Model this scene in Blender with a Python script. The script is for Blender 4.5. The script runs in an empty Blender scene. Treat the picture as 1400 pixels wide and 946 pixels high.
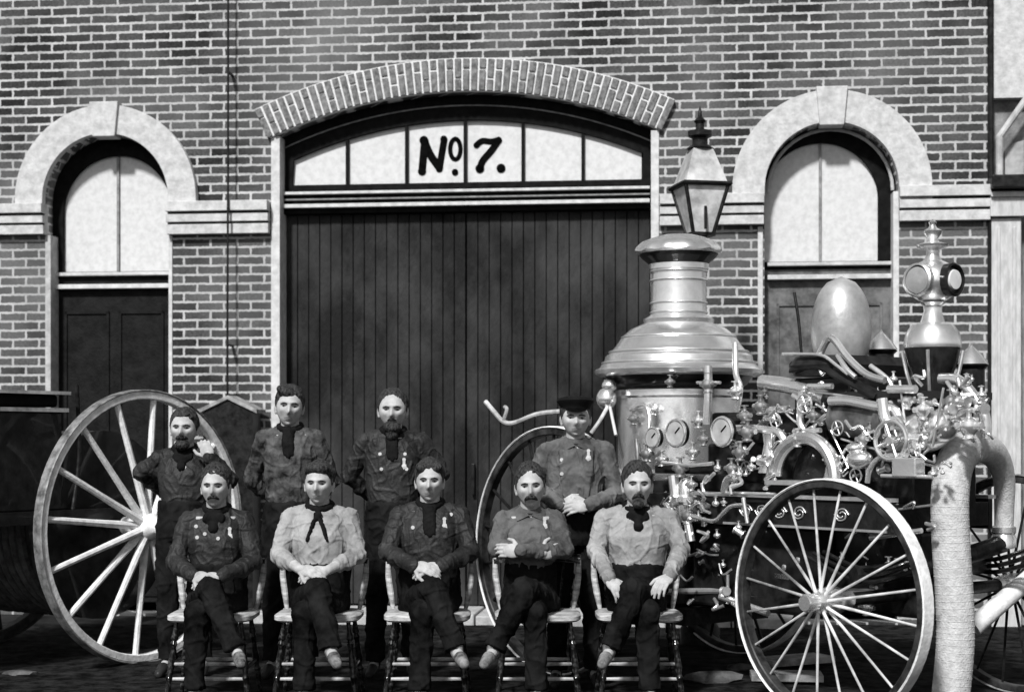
import bpy, bmesh, math, random
from mathutils import Vector, Matrix, noise
from mathutils.bvhtree import BVHTree
R = math.radians
V = Vector
scene = bpy.context.scene
col = scene.collection
# ------------------------------------------------------------ camera, sky, sun, exposure
FPX, CX, HY, CAMH = 2210.0, 700.0, 600.0, 1.45
cam = bpy.data.cameras.new('camera'); camo = bpy.data.objects.new('camera', cam); col.objects.link(camo)
camo.location = (0, 0, CAMH); camo.rotation_euler = (R(90), 0, 0)
cam.sensor_width = 36; cam.lens = FPX/1400*36; cam.shift_y = (HY-473)/1400; cam.clip_end = 2000
scene.camera = camo
cam.dof.use_dof = True; cam.dof.focus_distance = 9.0; cam.dof.aperture_fstop = 2.2
SUN = V((-0.28, -0.75, 0.74)).normalized()
w = bpy.data.worlds.new('World'); scene.world = w; w.use_nodes = True
nt = w.node_tree; bg = nt.nodes['Background']
sky = nt.nodes.new('ShaderNodeTexSky'); sky.sky_type = 'NISHITA'; sky.sun_disc = False
sky.sun_elevation = math.asin(SUN.z); sky.sun_rotation = math.atan2(SUN.x, SUN.y)
bw = nt.nodes.new('ShaderNodeRGBToBW')                     # a black-and-white photograph
nt.links.new(sky.outputs[0], bw.inputs[0]); nt.links.new(bw.outputs[0], bg.inputs[0]); bg.inputs[1].default_value = 0.085
sl = bpy.data.lights.new('sun', 'SUN'); sl.energy = 3.7; sl.angle = R(5); sl.color = (1, 1, 1)
so = bpy.data.objects.new('sun', sl); col.objects.link(so); so.rotation_euler = SUN.to_track_quat('Z', 'Y').to_euler()
so.location = (0, 0, 20)
vs = scene.view_settings; vs.view_transform = 'Standard'; vs.look = 'None'; vs.gamma = 1; vs.exposure = 0.45
rnd = random.Random(7)

# ------------------------------------------------------------ materials
MATS = {}
def mat(name, a, b=None, scale=8.0, rough=0.7, metal=0.0, bump=0.0, bscale=60.0, spec=0.12, coat=0.0, detail=6, pos=(0.35, 0.65), stretch=(1, 1, 1)):
    if name in MATS: return MATS[name]
    if b is None: b = a
    m = bpy.data.materials.new(name); m.use_nodes = True; n = m.node_tree.nodes; l = m.node_tree.links
    p = n['Principled BSDF']; p.inputs['Roughness'].default_value = rough; p.inputs['Metallic'].default_value = metal
    p.inputs['Specular IOR Level'].default_value = spec; p.inputs['Coat Weight'].default_value = coat
    tc = n.new('ShaderNodeTexCoord'); mp = n.new('ShaderNodeMapping'); mp.inputs['Scale'].default_value = stretch
    l.new(tc.outputs['Object'], mp.inputs[0])
    t = n.new('ShaderNodeTexNoise'); t.inputs['Scale'].default_value = scale; t.inputs['Detail'].default_value = detail
    t.inputs['Roughness'].default_value = 0.65
    l.new(mp.outputs[0], t.inputs[0])
    r = n.new('ShaderNodeValToRGB'); r.color_ramp.elements[0].position = pos[0]; r.color_ramp.elements[1].position = pos[1]
    r.color_ramp.elements[0].color = (a, a, a, 1); r.color_ramp.elements[1].color = (b, b, b, 1)
    l.new(t.outputs[0], r.inputs[0]); l.new(r.outputs[0], p.inputs['Base Color'])
    if bump:
        t2 = n.new('ShaderNodeTexNoise'); t2.inputs['Scale'].default_value = bscale; t2.inputs['Detail'].default_value = 5
        l.new(mp.outputs[0], t2.inputs[0])
        bp = n.new('ShaderNodeBump'); bp.inputs['Strength'].default_value = bump; bp.inputs['Distance'].default_value = 0.01
        l.new(t2.outputs[0], bp.inputs['Height']); l.new(bp.outputs[0], p.inputs['Normal'])
    MATS[name] = m; return m

def brick_mat(name, dark, light, mortar, seed=0.0):
    m = bpy.data.materials.new(name); m.use_nodes = True; n = m.node_tree.nodes; l = m.node_tree.links
    p = n['Principled BSDF']; p.inputs['Roughness'].default_value = 0.9; p.inputs['Specular IOR Level'].default_value = 0.05
    tc = n.new('ShaderNodeTexCoord'); sx = n.new('ShaderNodeSeparateXYZ'); l.new(tc.outputs['Object'], sx.inputs[0])
    ad = n.new('ShaderNodeMath'); l.new(sx.outputs[0], ad.inputs[0]); l.new(sx.outputs[1], ad.inputs[1])
    # slight waviness of the courses
    nz = n.new('ShaderNodeTexNoise'); nz.inputs['Scale'].default_value = 2.2; nz.inputs['Detail'].default_value = 8; nz.inputs['Roughness'].default_value = 0.75
    l.new(tc.outputs['Object'], nz.inputs[0])
    w1 = n.new('ShaderNodeMath'); w1.operation = 'MULTIPLY_ADD'; w1.inputs[1].default_value = 0.02; l.new(nz.outputs[0], w1.inputs[0]); l.new(sx.outputs[2], w1.inputs[2])
    cb = n.new('ShaderNodeCombineXYZ'); nf = n.new('ShaderNodeTexNoise'); nf.inputs['Scale'].default_value = 38; nf.inputs['Detail'].default_value = 4; l.new(tc.outputs['Object'], nf.inputs[0])
    sf = n.new('ShaderNodeSeparateXYZ'); l.new(nf.outputs['Color'], sf.inputs[0])
    wa_ = n.new('ShaderNodeMath'); wa_.operation = 'MULTIPLY_ADD'; wa_.inputs[1].default_value = 0.022; l.new(sf.outputs[0], wa_.inputs[0]); l.new(ad.outputs[0], wa_.inputs[2])
    wb_ = n.new('ShaderNodeMath'); wb_.operation = 'MULTIPLY_ADD'; wb_.inputs[1].default_value = 0.016; l.new(sf.outputs[1], wb_.inputs[0]); l.new(w1.outputs[0], wb_.inputs[2])
    l.new(wa_.outputs[0], cb.inputs[0]); l.new(wb_.outputs[0], cb.inputs[1])
    bt = n.new('ShaderNodeTexBrick'); l.new(cb.outputs[0], bt.inputs[0])
    bt.inputs['Scale'].default_value = 1; bt.inputs['Brick Width'].default_value = 0.224; bt.inputs['Row Height'].default_value = 0.0739
    bt.inputs['Mortar Size'].default_value = 0.0108; bt.inputs['Mortar Smooth'].default_value = 0.35; bt.inputs['Bias'].default_value = -0.15
    bt.inputs['Color1'].default_value = (dark,)*3+(1,); bt.inputs['Color2'].default_value = (light,)*3+(1,); bt.inputs['Mortar'].default_value = (0,)*3+(1,)
    n2 = n.new('ShaderNodeTexNoise'); n2.inputs['Scale'].default_value = 55; n2.inputs['Detail'].default_value = 6; l.new(tc.outputs['Object'], n2.inputs[0])
    n3 = n.new('ShaderNodeTexNoise'); n3.inputs['Scale'].default_value = 0.9; n3.inputs['Detail'].default_value = 5; l.new(tc.outputs['Object'], n3.inputs[0])
    mr = n.new('ShaderNodeMapRange'); mr.inputs[1].default_value = 0.3; mr.inputs[2].default_value = 0.7; mr.inputs[3].default_value = 0.5; mr.inputs[4].default_value = 1.5
    l.new(n2.outputs[0], mr.inputs[0])
    mm = n.new('ShaderNodeMix'); mm.data_type = 'RGBA'; mm.blend_type = 'MULTIPLY'; mm.inputs[0].default_value = 1
    l.new(bt.outputs[0], mm.inputs[6]); l.new(mr.outputs[0], mm.inputs[7])
    # mortar with its own soot and bloom
    rm = n.new('ShaderNodeMapRange'); rm.inputs[1].default_value = 0.25; rm.inputs[2].default_value = 0.75; rm.inputs[3].default_value = mortar*0.35; rm.inputs[4].default_value = mortar*1.25
    l.new(nz.outputs[0], rm.inputs[0])
    fin = n.new('ShaderNodeMix'); fin.data_type = 'RGBA'
    l.new(bt.outputs['Fac'], fin.inputs[0]); l.new(mm.outputs[2], fin.inputs[6]); l.new(rm.outputs[0], fin.inputs[7])
    # lime bloom: broad patches where mortar wash greys the bricks
    r3 = n.new('ShaderNodeMapRange'); r3.inputs[1].default_value = 0.42; r3.inputs[2].default_value = 0.75; r3.inputs[3].default_value = 0; r3.inputs[4].default_value = 0.5
    l.new(n3.outputs[0], r3.inputs[0])
    f2 = n.new('ShaderNodeMix'); f2.data_type = 'RGBA'; l.new(r3.outputs[0], f2.inputs[0]); l.new(fin.outputs[2], f2.inputs[6]); f2.inputs[7].default_value = (0.3, 0.3, 0.3, 1)
    l.new(f2.outputs[2], p.inputs['Base Color'])
    bp = n.new('ShaderNodeBump'); bp.inputs['Strength'].default_value = 0.35; bp.inputs['Distance'].default_value = 0.004
    sb = n.new('ShaderNodeMath'); sb.operation = 'SUBTRACT'; l.new(n2.outputs[0], sb.inputs[0]); l.new(bt.outputs['Fac'], sb.inputs[1])
    l.new(sb.outputs[0], bp.inputs['Height']); l.new(bp.outputs[0], p.inputs['Normal'])
    MATS[name] = m; return m

brick = brick_mat('dark_brick', 0.022, 0.075, 0.52)
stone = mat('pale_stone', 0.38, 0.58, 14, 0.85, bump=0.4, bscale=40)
stone_d = mat('greyer_stone', 0.30, 0.5, 12, 0.9, bump=0.4)  # slightly darker grey than the pale stone
paintw = mat('pale_paint', 0.42, 0.62, 14, 0.6, bump=0.1)
frame_d = mat('dark_frame', 0.003, 0.010, 14, 0.6, spec=0.05)
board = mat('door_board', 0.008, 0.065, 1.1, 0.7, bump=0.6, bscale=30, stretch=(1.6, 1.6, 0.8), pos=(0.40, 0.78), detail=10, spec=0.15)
blind = mat('drawn_blind', 0.48, 0.60, 20, 0.55, coat=0.3, pos=(0.3, 0.6))
brick_l = mat('arch_brick', 0.08, 0.24, 25, 0.9, bump=0.4)
mortar = mat('mortar', 0.55, 0.72, 30, 0.9, bump=0.3)
letter = mat('black_lettering', 0.002, 0.006, 30, 0.9, spec=0.0)
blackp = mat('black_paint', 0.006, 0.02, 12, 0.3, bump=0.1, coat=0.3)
iron = mat('dark_iron', 0.008, 0.03, 20, 0.4, metal=0.4, bump=0.2)
nickel = mat('polished_nickel', 0.75, 0.97, 5, 0.27, metal=0.88, bump=0.16, bscale=9)
steel = mat('bright_steel', 0.6, 0.9, 9, 0.28, metal=0.8, bump=0.15, bscale=20)
brass = mat('worn_brass', 0.3, 0.6, 14, 0.35, metal=0.85)
whitep = mat('white_wheel_paint', 0.55, 0.85, 16, 0.6, bump=0.3, bscale=50)
spoke_m = mat('pale_spoke', 0.12, 0.8, 3, 0.45, metal=0.1)
tyre_m = mat('tyre_iron', 0.10, 0.4, 16, 0.5, metal=0.5)
hose_m = mat('canvas_hose', 0.40, 0.58, 30, 0.85, bump=0.6, bscale=90)
hose_d = mat('dark_hose', 0.03, 0.09, 14, 0.85, bump=0.5)
wood_l = mat('worn_pale_wood', 0.18, 0.6, 9, 0.55, bump=0.2, stretch=(1, 1, 4))
wood_d = mat('dark_wood', 0.004, 0.10, 45, 0.3, bump=0.2, coat=0.3, pos=(0.5, 0.75))
glass_m = mat('lamp_glass', 0.35, 0.75, 8, 0.12, spec=0.8)
skin = mat('skin', 0.31, 0.46, 18, 0.6, bump=0.06, bscale=120)
hair_m = mat('dark_hair', 0.004, 0.06, 90, 0.55, bump=0.8, bscale=120, stretch=(1, 1, 0.4))
trous = mat('black_wool', 0.002, 0.016, 5, 0.9, bump=0.6, bscale=22, spec=0.03)
rim_k = mat('dark_rim', 0.01, 0.05, 14, 0.4)
boot_m = mat('boot_leather', 0.012, 0.03, 12, 0.35)
boot_l = mat('scuffed_boot', 0.02, 0.25, 16, 0.5)
black_cloth = mat('black_cloth', 0.004, 0.008, 12, 0.8, spec=0.1)
badge_m = mat('badge', 0.6, 0.8, 10, 0.3, metal=0.5)

# ------------------------------------------------------------ mesh helpers
def link(name, me, m, parent=None, smooth=False):
    o = bpy.data.objects.new(name, me); col.objects.link(o)
    if m:
        me.materials.clear()
        for q in (m if isinstance(m, (list, tuple)) else [m]): me.materials.append(q)
    if parent: o.parent = parent
    if smooth: me.polygons.foreach_set('use_smooth', [True]*len(me.polygons))
    return o
def obj(name, bm, m, parent=None, smooth=False, bevel=0, label=None, sharp=35):
    bmesh.ops.recalc_face_normals(bm, faces=bm.faces[:])
    me = bpy.data.meshes.new(name); bm.to_mesh(me); bm.free()
    o = link(name, me, m, parent, smooth)
    if smooth and sharp:
        try: me.set_sharp_from_angle(angle=R(sharp))
        except Exception: pass
    if bevel:
        b = o.modifiers.new('bevel', 'BEVEL'); b.width = bevel; b.segments = 2; b.limit_method = 'ANGLE'; b.angle_limit = R(40)
    if label: o['label'] = label
    return o
def thing(name, label, cat, loc=(0, 0, 0), rz=0, group=None):
    o = bpy.data.objects.new(name, None); col.objects.link(o); o.empty_display_size = 0.2
    o.location = loc; o.rotation_euler = (0, 0, rz); o['label'] = label; o['category'] = cat
    if group: o['group'] = group
    return o
def tag(o, label, cat, group=None):
    o['label'] = label; o['category'] = cat
    if group: o['group'] = group
    return o
def B(): return bmesh.new()
def box(bm, x0, x1, y0, y1, z0, z1):
    vs_ = [bm.verts.new((x, y, z)) for z in (z0, z1) for y in (y0, y1) for x in (x0, x1)]
    for f in ((0, 1, 3, 2), (4, 6, 7, 5), (0, 4, 5, 1), (2, 3, 7, 6), (0, 2, 6, 4), (1, 5, 7, 3)): bm.faces.new([vs_[i] for i in f])
def axis_mat(d):
    d = V(d).normalized(); u = d.orthogonal().normalized(); v = d.cross(u); return u, v, d
def lathe(bm, prof, o=(0, 0, 0), d=(0, 0, 1), n=28, sx=1, scal=None):
    """prof: list of (radius, height along d)."""
    o = V(o); d = V(d).normalized()
    if abs(d.z) > 0.999: u, v = V((1, 0, 0)), V((0, 1, 0))
    else: u, v, _ = axis_mat(d)
    rings = []
    for (r, h) in prof:
        c = o+d*h
        if r < 1e-5: rings.append([bm.verts.new(c)])
        else: rings.append([bm.verts.new(c+u*math.cos(2*math.pi*k/n)*r+v*math.sin(2*math.pi*k/n)*r*sx) for k in range(n)])
    for a, b in zip(rings, rings[1:]):
        for k in range(n):
            k2 = (k+1) % n
            if len(a) == 1 and len(b) == 1: continue
            if len(a) == 1: bm.faces.new((a[0], b[k], b[k2]))
            elif len(b) == 1: bm.faces.new((a[k], b[0], a[k2]))
            else: bm.faces.new((a[k], b[k], b[k2], a[k2]))
    if len(rings[0]) > 1: bm.faces.new(rings[0][::-1])
    if len(rings[-1]) > 1: bm.faces.new(rings[-1])
def cyl(bm, p0, p1, r0, r1=None, n=16):
    p0 = V(p0); p1 = V(p1); r1 = r0 if r1 is None else r1
    lathe(bm, [(r0, 0), (r1, (p1-p0).length)], p0, p1-p0, n)
def caps(bm, p0, p1, r0, r1=None, n=14, k=4):
    p0 = V(p0); p1 = V(p1); r1 = r0 if r1 is None else r1; L = (p1-p0).length
    if L < 1e-5: L = 1e-4; p1 = p0+V((0, 0, L))
    pr = [(r0*math.sin(math.pi/2*i/k), -r0*math.cos(math.pi/2*i/k)) for i in range(k)]+[(r0, 0), (r1, L)]
    pr += [(r1*math.cos(math.pi/2*i/k), L+r1*math.sin(math.pi/2*i/k)) for i in range(1, k+1)]
    pr[0] = (0, -r0); pr[-1] = (0, L+r1)
    lathe(bm, pr, p0, p1-p0, n)
def ell(bm, c, r, rot=None, seg=20, ring=12):
    M = Matrix.Translation(V(c)) @ (rot.to_4x4() if rot else Matrix.Identity(4)) @ Matrix.Diagonal((*(r if hasattr(r, '__len__') else (r,)*3), 1))
    bmesh.ops.create_uvsphere(bm, u_segments=seg, v_segments=ring, radius=1, matrix=M)
def spline(pts, per=8):
    P = [V(p) for p in pts]; out = []
    for i in range(len(P)-1):
        a = P[max(i-1, 0)]; b = P[i]; c = P[i+1]; d = P[min(i+2, len(P)-1)]
        for j in range(per):
            t = j/per
            out.append(0.5*((2*b)+(c-a)*t+(2*a-5*b+4*c-d)*t*t+(-a+3*b-3*c+d)*t**3))
    out.append(P[-1]); return out
def tube(bm, pts, r, n=10, per=6, smooth=True, flat=1.0):
    P = spline(pts, per) if smooth else [V(p) for p in pts]
    rr = r if hasattr(r, '__len__') else None
    up = None; rings = []
    for i, p in enumerate(P):
        d = (P[min(i+1, len(P)-1)]-P[max(i-1, 0)]).normalized()
        if up is None: up = d.orthogonal().normalized()
        up = (up-d*up.dot(d)); up = up.normalized() if up.length > 1e-6 else d.orthogonal().normalized()
        v = d.cross(up)
        if rr:
            t = i/(len(P)-1)*(len(rr)-1); k = min(int(t), len(rr)-2); q = rr[k]+(rr[k+1]-rr[k])*(t-k)
        else: q = r
        rings.append([bm.verts.new(p+up*math.cos(2*math.pi*k/n)*q+v*math.sin(2*math.pi*k/n)*q*flat) for k in range(n)])
    for a, b in zip(rings, rings[1:]):
        for k in range(n): bm.faces.new((a[k], b[k], b[(k+1) % n], a[(k+1) % n]))
    bm.faces.new(rings[0][::-1]); bm.faces.new(rings[-1])
def torus(bm, c, d, Rr, r, n=40, m=10, a0=0, a1=360, u0=None):
    u, v, d = axis_mat(d)
    if u0: u = V(u0).normalized(); v = d.cross(u)
    full = abs(a1-a0) >= 360; steps = n if full else n+1
    rings = []
    for i in range(steps):
        a = R(a0+(a1-a0)*i/n); e = u*math.cos(a)+v*math.sin(a)
        rings.append([bm.verts.new(V(c)+e*(Rr+r*math.cos(2*math.pi*k/m))+d*r*math.sin(2*math.pi*k/m)) for k in range(m)])
    for i in range(steps if full else steps-1):
        a = rings[i]; b = rings[(i+1) % steps]
        for k in range(m): bm.faces.new((a[k], b[k], b[(k+1) % m], a[(k+1) % m]))
    if not full: bm.faces.new(rings[0][::-1]); bm.faces.new(rings[-1])
def loft(bm, secs, n=28, p=2.3):
    """horizontal sections (cx, cy, z, rx, ry), superellipse."""
    rings = []
    for (cx, cy, z, rx, ry) in secs:
        ring = []
        for k in range(n):
            a = 2*math.pi*k/n; c, s = math.cos(a), math.sin(a)
            ring.append(bm.verts.new((cx+rx*math.copysign(abs(c)**(2/p), c), cy+ry*math.copysign(abs(s)**(2/p), s), z)))
        rings.append(ring)
    for a, b in zip(rings, rings[1:]):
        for k in range(n): bm.faces.new((a[k], a[(k+1) % n], b[(k+1) % n], b[k]))
    bm.faces.new(rings[0][::-1]); bm.faces.new(rings[-1])
def prism(bm, poly, y0, y1):
    """polygon in x,z extruded from y0 to y1 (convex or simple)."""
    a = [bm.verts.new((x, y0, z)) for x, z in poly]; b = [bm.verts.new((x, y1, z)) for x, z in poly]
    n = len(poly); bm.faces.new(a); bm.faces.new(b[::-1])
    for i in range(n): bm.faces.new((a[i], b[i], b[(i+1) % n], a[(i+1) % n]))
def slab(polys, y0, y1):
    """first polygon = outline, others = holes, in x,z; extruded from y0 to y1 -> bmesh"""
    cu = bpy.data.curves.new('tmp', 'CURVE'); cu.dimensions = '2D'; cu.fill_mode = 'BOTH'; cu.extrude = abs(y1-y0)/2
    for po in polys:
        s = cu.splines.new('POLY'); s.points.add(len(po)-1); s.use_cyclic_u = True
        for i, (x, z) in enumerate(po): s.points[i].co = (x, z, 0, 1)
    o = bpy.data.objects.new('tmp', cu); col.objects.link(o)
    dg = bpy.context.evaluated_depsgraph_get(); me = bpy.data.meshes.new_from_object(o.evaluated_get(dg))
    bm = B(); bm.from_mesh(me); bpy.data.objects.remove(o); bpy.data.curves.remove(cu); bpy.data.meshes.remove(me)
    for v in bm.verts: v.co = V((v.co.x, (y0+y1)/2+v.co.z, v.co.y))
    bmesh.ops.remove_doubles(bm, verts=bm.verts[:], dist=1e-5)
    return bm
def stroke(bm, pts, wd, y, th=0.004, smooth=True):
    """flat round-ended painted stroke in the x,z plane"""
    P = [V((x, 0, z)) for x, z in pts]
    if smooth and len(P) > 2: P = spline(P, 8)
    poly_l = []; poly_r = []
    for i, p in enumerate(P):
        d = (P[min(i+1, len(P)-1)]-P[max(i-1, 0)]).normalized(); nn = V((-d.z, 0, d.x))
        poly_l.append(p+nn*wd/2); poly_r.append(p-nn*wd/2)
    a = [bm.verts.new((q.x, y, q.z)) for q in poly_l]; b = [bm.verts.new((q.x, y, q.z)) for q in poly_r]
    for i in range(len(a)-1): bm.faces.new((a[i], a[i+1], b[i+1], b[i]))
    for c in (P[0], P[-1]): cyl(bm, (c.x, y-th*0.5, c.z), (c.x, y+th*0.1, c.z), wd/2*1.02, n=20)
def remesh(bm, voxel, smooth=4, disp=0, dscale=0.05):
    me = bpy.data.meshes.new('tmp'); bmesh.ops.recalc_face_normals(bm, faces=bm.faces[:]); bm.to_mesh(me); bm.free()
    o = bpy.data.objects.new('tmp', me); col.objects.link(o)
    m = o.modifiers.new('r', 'REMESH'); m.mode = 'VOXEL'; m.voxel_size = voxel; m.use_smooth_shade = True
    if smooth:
        s = o.modifiers.new('s', 'SMOOTH'); s.iterations = smooth; s.factor = 0.5
    dg = bpy.context.evaluated_depsgraph_get(); out = bpy.data.meshes.new_from_object(o.evaluated_get(dg))
    bpy.data.objects.remove(o); bpy.data.meshes.remove(me)
    if disp:
        out.calc_loop_triangles()
        ns = [v.normal.copy() for v in out.vertices]
        for v, nn in zip(out.vertices, ns):
            q = v.co/dscale+FO[0]
            q2 = V((q.x+0.6*noise.noise(q*0.7), q.y, q.z*0.55+q.x*0.35))
            k = 1-abs(noise.noise(q2))*2.6                     # sharp creases, soft valleys
            q3 = V((q.x*0.8-q.z*0.5, q.y*0.7, q.z*0.9+q.x*0.2))*0.62+V((9, 3, 1)); rg = max(0, 1-abs(noise.noise(q2))*5)+0.8*max(0, 1-abs(noise.noise(q3))*6)
            v.co += nn*disp*(rg*0.75+noise.noise(q*0.5)*0.7-0.25)
    return out
FO = [V((0, 0, 0))]
def bvh(me): return BVHTree.FromPolygons([v.co for v in me.vertices], [p.vertices for p in me.polygons])
def front(bv, x, z, y0=-2):
    h = bv.ray_cast(V((x, y0, z)), V((0, 1, 0)))
    return h[0].y if h[0] else 0
def disc(bm, c, r, th=0.004, n=12): cyl(bm, (c[0], c[1]-th, c[2]), (c[0], c[1]+0.002, c[2]), r, n=n)

# ------------------------------------------------------------ ground
bm = B()
bmesh.ops.create_grid(bm, x_segments=2, y_segments=2, size=400)
g = obj('ground', bm, mat('packed_dirt', 0.005, 0.03, 3.5, 0.95, bump=0.8, bscale=9, spec=0.05)); g['kind'] = 'structure'
# uneven near ground, real relief
bm = B(); NX, NY = 130, 90
grid = [[bm.verts.new((-6.5+13*i/NX, 7.4+5.2*j/NY, 0.006+0.012*max(0, noise.noise(V((i*0.21, j*0.3, 0)))+0.4)+0.008*noise.noise(V((i*0.9, j*0.9, 3))) if 0 < i < NX and 0 < j < NY else 0.004)) for j in range(NY+1)] for i in range(NX+1)]
for i in range(NX):
    for j in range(NY): bm.faces.new((grid[i][j], grid[i+1][j], grid[i+1][j+1], grid[i][j+1]))
o = obj('road', bm, mat('rutted_dirt', 0.003, 0.04, 9, 0.95, bump=1.0, bscale=30, spec=0.05, pos=(0.4, 0.8)), smooth=True, sharp=0); o['kind'] = 'structure'

# ------------------------------------------------------------ the fire house wall
WD, WA = 12.924, R(6.27)
cw, sw = math.cos(WA), math.sin(WA)
def W(px, py, off=0.0):
    a = (px-CX)/FPX; s = (off+WD*cw)/(a*sw+cw)
    return (s*a*cw-(s-WD)*sw, CAMH-(py-HY)*s/FPX)
def wu(px, off=0.0): return W(px, 600, off)[0]
def wz(px, py, off=0.0): return W(px, py, off)[1]
def arch(cx, cz, r, spring_half, bottom, n=28, rz=None):
    """outline of an opening: round arch above two straight jambs"""
    rz = rz or r
    pts = [(cx-spring_half, bottom)]
    for i in range(n+1):
        a = math.pi-math.pi*i/n; pts.append((cx+r*math.cos(a), cz+rz*math.sin(a)))
    pts.append((cx+spring_half, bottom)); return pts
def seg(cx, zc, rad, half, n=40):
    """segmental arc points left to right"""
    t = math.asin(half/rad)
    return [(cx+rad*math.sin(-t+2*t*i/n), zc+rad*math.cos(-t+2*t*i/n)) for i in range(n+1)]
st = thing('brick_fire_station', 'dark brick fire station front with pale stone arches and wide door', 'building', (0, WD, 0), -WA)
# opening centres and sizes
DC = (wu(371)+wu(901))/2; DH = (wu(901)-wu(371))/2            # main door
dz = wz(636, 770); dR = wz(636, 125)-dz
LC = (wu(62)+wu(233))/2; LR = (wu(233)-wu(62))/2; LZ = wz(147, 273)
RC = (wu(1045)+wu(1228))/2; RR = (wu(1228)-wu(1045))/2; RZ = wz(1136, 259)
door_open = [(DC-DH, 0.02)]+seg(DC, dz, dR, DH)+[(DC+DH, 0.02)]
lopen = arch(LC, LZ, LR, LR, 0.02); ropen = arch(RC, RZ, RR, RR, 0.02)
UL, UR = -9.0, wu(1350)
wallb = slab([[(UL, -0.1), (UR, -0.1), (UR, 8.0), (UL, 8.0)], door_open, lopen, ropen], 0.0, 0.36)
obj('wall', wallb, brick, st)
bm = B(); box(bm, UL, UR, 0.75, 0.9, -0.1, 8.0); obj('backing_wall', bm, frame_d, st)
bm = B(); box(bm, UL, UR, 0.2, 3.5, 8.0, 8.1); obj('roof', bm, frame_d, st)
# segmental arch of the main door : mortar bed + every brick
rO = wz(636, 80)-dz
bed = seg(DC, dz, rO-0.004, DH*1.078)+seg(DC, dz, dR-0.002, DH*1.002)[::-1]
ab = B(); prism(ab, bed, -0.03, 0.03)
def ring_brick(bm, r0, r1, a0, a1, y0, y1):
    P = [(DC+r*math.sin(a), dz+r*math.cos(a)) for r, a in ((r0, a0), (r1, a0), (r1, a1), (r0, a1))]; prism(bm, P, y0, y1)
obj('arch_mortar', ab, mortar, st)
bm = B(); T = math.asin(DH/dR)*1.02; NB = 52; g_ = 0.0030
for i in range(NB):
    a0 = -T+2*T*i/NB+g_*0.75; a1 = -T+2*T*(i+1)/NB-g_*0.75; sp = dR+(rO-dR)*(0.36 if i % 2 else 0.64); j = rnd.uniform(-0.004, 0.004)
    if i % 4 == 3:
        ring_brick(bm, dR+0.0, rO-0.012, a0, a1, -0.046+j, 0.0)
    else:
        ring_brick(bm, dR+0.0, sp-0.009, a0, a1, -0.046+j, 0.0); ring_brick(bm, sp+0.009, rO-0.012, a0, a1, -0.042+j, 0.0)
obj('brick_arch', bm, brick_l, st, bevel=0.003)

def stone_arch(cx, cz, ri, ro, pxl, pxc):
    n = 36
    out = [(cx+ro*math.cos(math.pi-math.pi*i/n), cz+ro*math.sin(math.pi-math.pi*i/n)) for i in range(n+1)]
    inn = [(cx+ri*math.cos(math.pi*i/n), cz+ri*math.sin(math.pi*i/n)) for i in range(n+1)]
    dn = 0.10
    poly = [(cx-ro, cz-dn)]+out+[(cx+ro, cz-dn), (cx+ri, cz-dn)]+inn+[(cx-ri, cz-dn)]
    b = slab([poly], -0.07, 0.05)
    s_ = obj('stone_arch', b, stone, st, bevel=0.008)
    b = B(); k = 0.11; prism(b, [(cx-k*0.85, cz+ri-0.03), (cx-k*1.1, cz+ro+0.02), (cx+k*1.1, cz+ro+0.02), (cx+k*0.85, cz+ri-0.03)], -0.1, 0.06)
    obj('keystone', b, stone, s_, bevel=0.006)
stone_arch(LC, LZ, LR, wu(271)-LC-0.0, 0, 0)
stone_arch(RC, RZ, RR, (wu(1272)-wu(1000))/2, 0, 0)

def impost(p0, p1, pyt, pyb, name='impost_band'):
    u0, u1 = (p0 if p0 < -3 else wu(p0)) if p0 < 0 else wu(p0), wu(p1)
    pc = (max(p0, 0)+p1)/2; zt = wz(pc, pyt); zb = wz(pc, pyb); h = zt-zb
    b = B(); box(b, u0, u1, -0.045, 0.04, zb, zt)
    for k, (f0, f1, pr) in enumerate(((0.0, 0.30, -0.075), (0.37, 0.62, -0.09), (0.69, 1.0, -0.115))):
        box(b, u0-0.005, u1+0.005, pr, -0.02, zb+h*f0, zb+h*f1)
    obj(name, b, stone, st, bevel=0.004)
    b = B()
    for f in (0.335, 0.655): box(b, u0, u1, -0.052, -0.03, zb+h*(f-0.03), zb+h*(f+0.03))
    obj('band_groove', b, frame_d, st)
impost(-9.0, 63, 281, 322); impost(232, 369, 277, 321)
impost(903, 1043, 268, 309); impost(1229, 1351, 256, 303)
# pale jamb edges of the side doors and the wide door
def jamb(name, p0, p1, py0, off0=-0.012, m=paintw, z0=0.12):
    b = B(); box(b, wu(p0), wu(p1), off0, 0.30, z0, wz((p0+p1)/2, py0)); obj(name, b, m, st, bevel=0.003)
jamb('door_jamb', 371, 383, 187); jamb('door_jamb', 890, 901, 179)
jamb('stone_quoin', 231, 236, 322); jamb('stone_quoin', 1036, 1043, 310, m=stone)
jamb('stone_quoin', 1221, 1229, 262); jamb('stone_quoin', 62.5, 70, 322, m=stone_d)

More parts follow.
